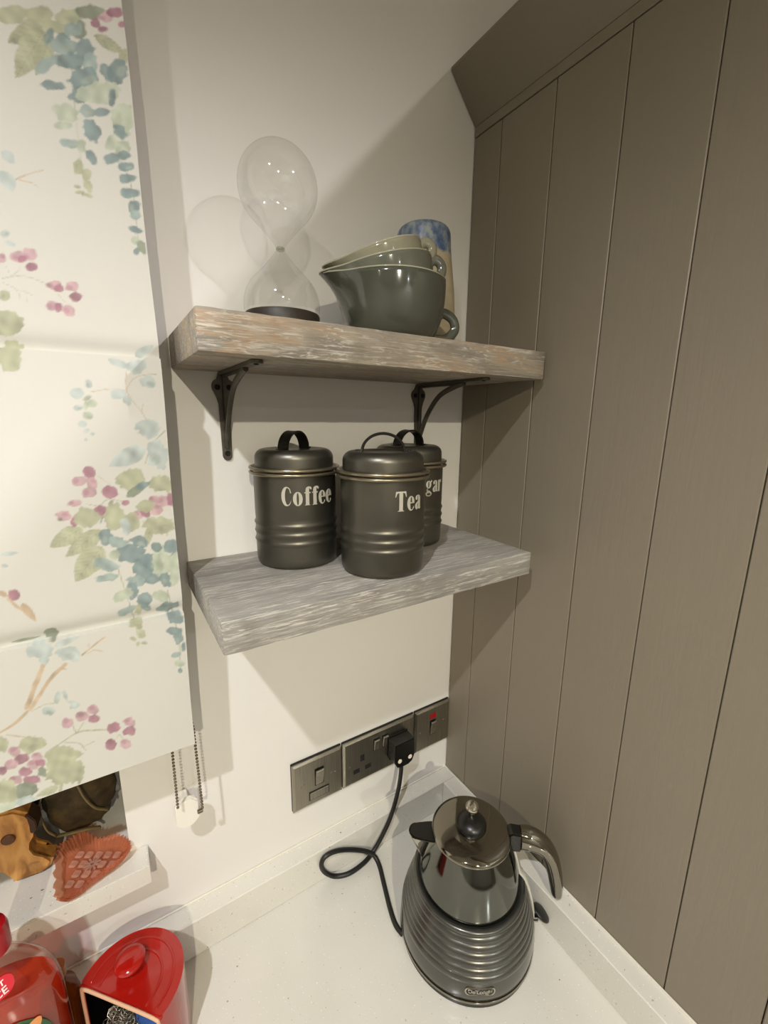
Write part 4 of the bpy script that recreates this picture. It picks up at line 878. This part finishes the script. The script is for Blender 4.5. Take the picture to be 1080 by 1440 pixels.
obj('star', b, tinted('clear_pink_glass', (250, 222, 206), (228, 190, 170), 0.35, 0.03), ht, True, 30)

# ---------------------------------------------------------------- red scourer pot
M_REDG = ceramic('red_glaze', (168, 24, 16)); M_REDG.node_tree.nodes['Principled BSDF'].inputs['Roughness'].default_value = 0.1
pt = thing('scourer_pot', 'glossy red ceramic pot with knob lid and open cut-away front', 'pot', (-0.5490, -0.0945, 0.0004), math.radians(223))
RP, HP, CD = 0.0562, 0.1095, 0.0150          # radius, height, chord distance of the cut front
a0 = math.acos(CD/RP)
arc = [(RP*math.cos(a), RP*math.sin(a)) for a in np.linspace(a0, 2*PI-a0, 64)]
def dsh(s, n=64):
    r = RP-s; c = CD-0.0; a1 = math.acos(c/r); return [(r*math.cos(a), r*math.sin(a)) for a in np.linspace(a1, 2*PI-a1, n)]
b = NB()
o1, i1 = dsh(0), dsh(0.0045)
lv = [0.0, 0.002, 0.03, 0.06, 0.09, HP-0.004]
for ring in (o1, i1): pass
O = [[b.verts.new((x, y, z)) for x, y in o1] for z in lv]; I = [[b.verts.new((x, y, z)) for x, y in i1] for z in lv]
for a_, c_ in zip(O, O[1:]):
    for i in range(63): b.faces.new((a_[i], a_[i+1], c_[i+1], c_[i]))
for a_, c_ in zip(I, I[1:]):
    for i in range(63): b.faces.new((a_[i+1], a_[i], c_[i], c_[i+1]))
for k in range(len(lv)-1):
    for i in (0, 63): b.faces.new((O[k][i], O[k+1][i], I[k+1][i], I[k][i]))
for i in range(63): b.faces.new((O[0][i+1], O[0][i], I[0][i], I[0][i+1])); b.faces.new((O[-1][i], O[-1][i+1], I[-1][i+1], I[-1][i]))
obj('wall', b, M_REDG, pt, True, 40)
b = NB(); prism(b, dsh(0.0048), 0.0002, 0.006, 'z'); prism(b, [(CD+0.0, -0.045), (CD+0.0, 0.045), (CD-0.005, 0.047), (CD-0.005, -0.047)], 0.0062, 0.026, 'z'); obj('floor', b, M_REDG, pt)
b = NB()   # top disc, slightly dished rings
def top_ring(s, z, n=64):
    r = RP-s; a1 = math.acos(min(1, CD/r)) if r > CD else 0
    return [(r*math.cos(a), r*math.sin(a), z) for a in np.linspace(a1, 2*PI-a1, n)]
prism(b, dsh(0.0), HP-0.0040, HP-0.0002, 'z', bev=0.0016)
lathe(b, [(0.030, HP-0.0004), (0.0300, HP+0.0008), (0.0285, HP+0.0012), (0.0270, HP+0.0004), (0.0270, HP-0.0004)], 48, Matrix.Translation((-0.0165, -0.010, 0)), closed=True) if False else None
tp = obj('top', b, M_REDG, pt, True, 40)
b = NB()
for rr in (0.0330, 0.0455):
    a1 = math.acos(max(-1, min(1, (CD-0.004)/rr))); tube(b, [(rr*math.cos(a), rr*math.sin(a), HP-0.0004) for a in np.linspace(a1, 2*PI-a1, 60)], [(0.0009, 0.0016)]*60, 8)
obj('raised_ring', b, M_REDG, tp, True)
b = NB(); lathe(b, [(0, HP-0.0004), (0.0085, HP-0.0004), (0.0080, HP+0.0050), (0.0110, HP+0.0080), (0.0158, HP+0.0098), (0.0165, HP+0.0125), (0.0150, HP+0.0150), (0.0100, HP+0.0160), (0, HP+0.0162)], 40, Matrix.Translation((-0.0125, -0.0105, 0))); obj('knob', b, M_REDG, tp, True, 60)
b = NB()   # unglazed cream edge round the opening
h = 0.0455; yy = math.sqrt(RP**2-CD**2)-0.0018
path = [(CD+0.0006, -yy, 0.026), (CD+0.0006, -yy, 0.060), (CD+0.0006, -yy, HP-0.010), (CD+0.0008, -yy+0.004, HP-0.0035), (CD+0.0008, -yy*0.5, HP-0.0022), (CD+0.0008, 0, HP-0.0022), (CD+0.0008, yy*0.5, HP-0.0022), (CD+0.0008, yy-0.004, HP-0.0035), (CD+0.0006, yy, HP-0.010), (CD+0.0006, yy, 0.060), (CD+0.0006, yy, 0.026)]
tube(b, crom(path, 6), [(0.0017, 0.0021)]*61, 10, up=(1, 0, 0)); obj('bare_edge', b, simple('bare_clay', (214, 172, 138), 0.6), pt, True, 60)
b = NB(); ii = dsh(0.0050); A = [b.verts.new((x, y, 0.0065)) for x, y in ii]; B_ = [b.verts.new((x, y, HP-0.0045)) for x, y in ii]
for i in range(63): b.faces.new((A[i], A[i+1], B_[i+1], B_[i]))
b.faces.new(B_); b.faces.new(A[::-1]); obj('dark_inside', b, simple('black_inner_shade', (10, 9, 9), 0.2), pt)  # black inner skin: shade of the unlit hollow put into the colour
sc_ = thing('steel_scourer', 'curly steel wool scourer inside the red pot', 'scourer', (-0.5560, -0.1060, 0.0075))
b = NB(); rs = random.Random(3)
for k in range(170):
    a = rs.uniform(0, 2*PI); z = rs.uniform(0.012, 0.092); r = rs.uniform(0.003, 0.021)*math.sin(PI*min(0.97, max(0.05, z/0.100)))**0.4; P = []
    p0 = Vector((r*math.cos(a), r*math.sin(a), z)); ax = Vector((rs.uniform(-1, 1), rs.uniform(-1, 1), rs.uniform(-1, 1))).normalized(); e1 = ax.orthogonal().normalized(); e2 = ax.cross(e1)
    for s in range(15): P.append(p0+ax*(s*0.0008)+(e1*math.cos(s*1.15)+e2*math.sin(s*1.15))*0.0042)
    for p in P: p.x = max(-0.021, min(0.021, p.x)); p.y = max(-0.021, min(0.021, p.y)); p.z = max(0.001, p.z)
    tube(b, P, [(0.0002, 0.0008)]*len(P), 4)
so = obj('steel_wool', b, simple('steel_wire', (170, 165, 152), 0.25, 0.9), sc_, True); so['kind'] = 'stuff'
b = NB(); box(b, -0.015, 0.015, -0.007, 0.007, 0, 0.082, 0.003, 2, Matrix.Rotation(math.radians(-47), 4, 'Z'))
sg = obj('sponge', b, simple('blue_sponge', (34, 74, 140), 0.9, 0, 0.2, 60, 0.5, 200), None, True, 40); sg.location = (-0.5330, -0.1185, 0.0075); tag(sg, 'blue cleaning sponge standing in the red pot', 'sponge')

# ---------------------------------------------------------------- bottles by the sink
bo = thing('soap_bottle', 'clear oval bottle of red washing-up liquid with a red cap', 'bottle', (-0.6520, -0.0850, 0.0004), math.radians(-8))
def ovl(prof, m, name, parent, seg=56, sy=0.56, ry=0.0):
    b = NB(); vsr = []
    for r, z in prof:
        k = min(1, max(0, (0.022-r)/0.012)); s = sy+(1-sy)*k if r > 0 else 1
        vsr.append([b.verts.new((r*math.cos(2*PI*i/seg), r*s*math.sin(2*PI*i/seg), z)) for i in range(seg)] if r > 0 else [b.verts.new((0, 0, z))])
    for a_, c_ in zip(vsr, vsr[1:]):
        for i in range(seg):
            j = (i+1) % seg
            if len(a_) == 1: b.faces.new((a_[0], c_[i], c_[j]))
            elif len(c_) == 1: b.faces.new((a_[i], c_[0], a_[j]))
            else: b.faces.new((a_[i], a_[j], c_[j], c_[i]))
    return obj(name, b, m, parent, True, 60)
M_PET = thin_glass('clear_plastic', (240, 236, 230), 0.62, 1.1)
shell = [(0, 0.001), (0.046, 0.0), (0.0500, 0.004), (0.0505, 0.02), (0.0500, 0.08), (0.0490, 0.14), (0.0480, 0.185), (0.0450, 0.208), (0.0370, 0.228), (0.0260, 0.243), (0.0160, 0.252), (0.0125, 0.258), (0.0125, 0.264)]
shell = [(r_, z_*0.90) for r_, z_ in shell]
ovl(shell, M_PET, 'shell', bo)
M_LIQ = tinted('red_soap', (255, 130, 70), (226, 84, 34), 0.36, 0.05)
ovl([(0, 0.0035)] + [(r-0.0022, z+0.002) for r, z in shell[1:7]] + [(0.0435, 0.181), (0, 0.181)], M_LIQ, 'liquid', bo)
b = NB(); lathe(b, [(0, 0.2378), (0.0130, 0.2378), (0.0148, 0.2340), (0.0150, 0.256), (0.0135, 0.262), (0.0075, 0.264), (0.0070, 0.274), (0, 0.275)], 32); obj('cap', b, simple('red_cap', (160, 16, 24), 0.3), bo, True, 50)
def onbottle(bm, x0, z0, ext=0.0012):
    """wrap a flat decal (x across, y up) on the oval front of the bottle"""
    for v in bm.verts:
        x = x0+v.co.x; z = z0+v.co.y; r = interp([(zz_, rr_) for rr_, zz_ in shell[2:]], z)
        k = min(1, max(0, (0.022-r)/0.012)); s = 0.56+(1-0.56)*k
        y = -s*math.sqrt(max(1e-6, r*r-x*x)); v.co = Vector((x, y-ext-v.co.z, z))
def dec(name, loops, x0, z0, m, ext, par):
    bm = flatshape(loops, 0.0002); bmesh.ops.triangulate(bm, faces=bm.faces)
    bmesh.ops.subdivide_edges(bm, edges=[e for e in bm.edges if e.calc_length() > 0.008], cuts=3); onbottle(bm, x0, z0, ext); return obj(name, bm, m, par)
lb = dec('front_label', [ell(0, 0, 0.030, 0.044, 40)], 0.010, 0.1250, simple('green_label', (40, 82, 44), 0.4), 0.0008, bo)
for (x, z, rx, rz, an, c) in ((-0.010, 0.024, 0.010, 0.006, 20, (120, 150, 70)), (0.006, 0.026, 0.009, 0.005, -20, (96, 140, 62)), (0.014, 0.014, 0.007, 0.014, -35, (222, 148, 84)), (-0.016, 0.010, 0.008, 0.008, 0, (150, 170, 90)), (0.000, 0.006, 0.012, 0.008, 0, (206, 120, 70))):
    lp = [(x+px*math.cos(math.radians(an))-pz*math.sin(math.radians(an)), z+px*math.sin(math.radians(an))+pz*math.cos(math.radians(an))) for px, pz in ell(0, 0, rx, rz, 18)]
    dec('label_leaf', [[(p_[0], p_[1]+0.008) for p_ in lp]], 0.010, 0.1250, simple('label_ink', c, 0.4), 0.0013, lb)
tg = dec('red_sticker', [[(a_*0.94-b_*0.34, a_*0.34+b_*0.94) for a_, b_ in rrect(0.034, 0.017, 0.0080, 6)]], 0.002, 0.2060, simple('sticker_red', (196, 26, 44), 0.35), 0.0010, bo)
M_STW = simple('sticker_white', (238, 214, 208), 0.5)
for s_, sz, dx, dz in (('ENT', 0.0060, 0.0060, 0.2110), ('ICE', 0.0088, 0.0080, 0.2045)):
    bm = textshape(s_, sz, 0.00018)
    bmesh.ops.rotate(bm, cent=(0, 0, 0), matrix=Matrix.Rotation(math.radians(20), 3, 'Z'), verts=bm.verts)
    onbottle(bm, dx, dz, 0.0016); obj('sticker_text', bm, M_STW, tg)
ab = thing('amber_bottle', 'small amber bottle wedged between the red soap and the red pot', 'bottle', (-0.6190, -0.0490, 0.0004))
b = NB(); lathe(b, [(0, 0), (0.0185, 0), (0.0195, 0.002), (0.0195, 0.085), (0.0170, 0.100), (0.0090, 0.110), (0.0090, 0.118), (0, 0.118)], 40); obj('glass', b, tinted('amber_glass', (190, 120, 50), (130, 78, 28), 0.55, 0.06), ab, True, 50)
b = NB(); lathe(b, [(0, 0.1182), (0.0098, 0.1182), (0.0098, 0.132), (0, 0.133)], 24); obj('cap', b, simple('amber_cap', (150, 110, 60), 0.4), ab, True, 50)
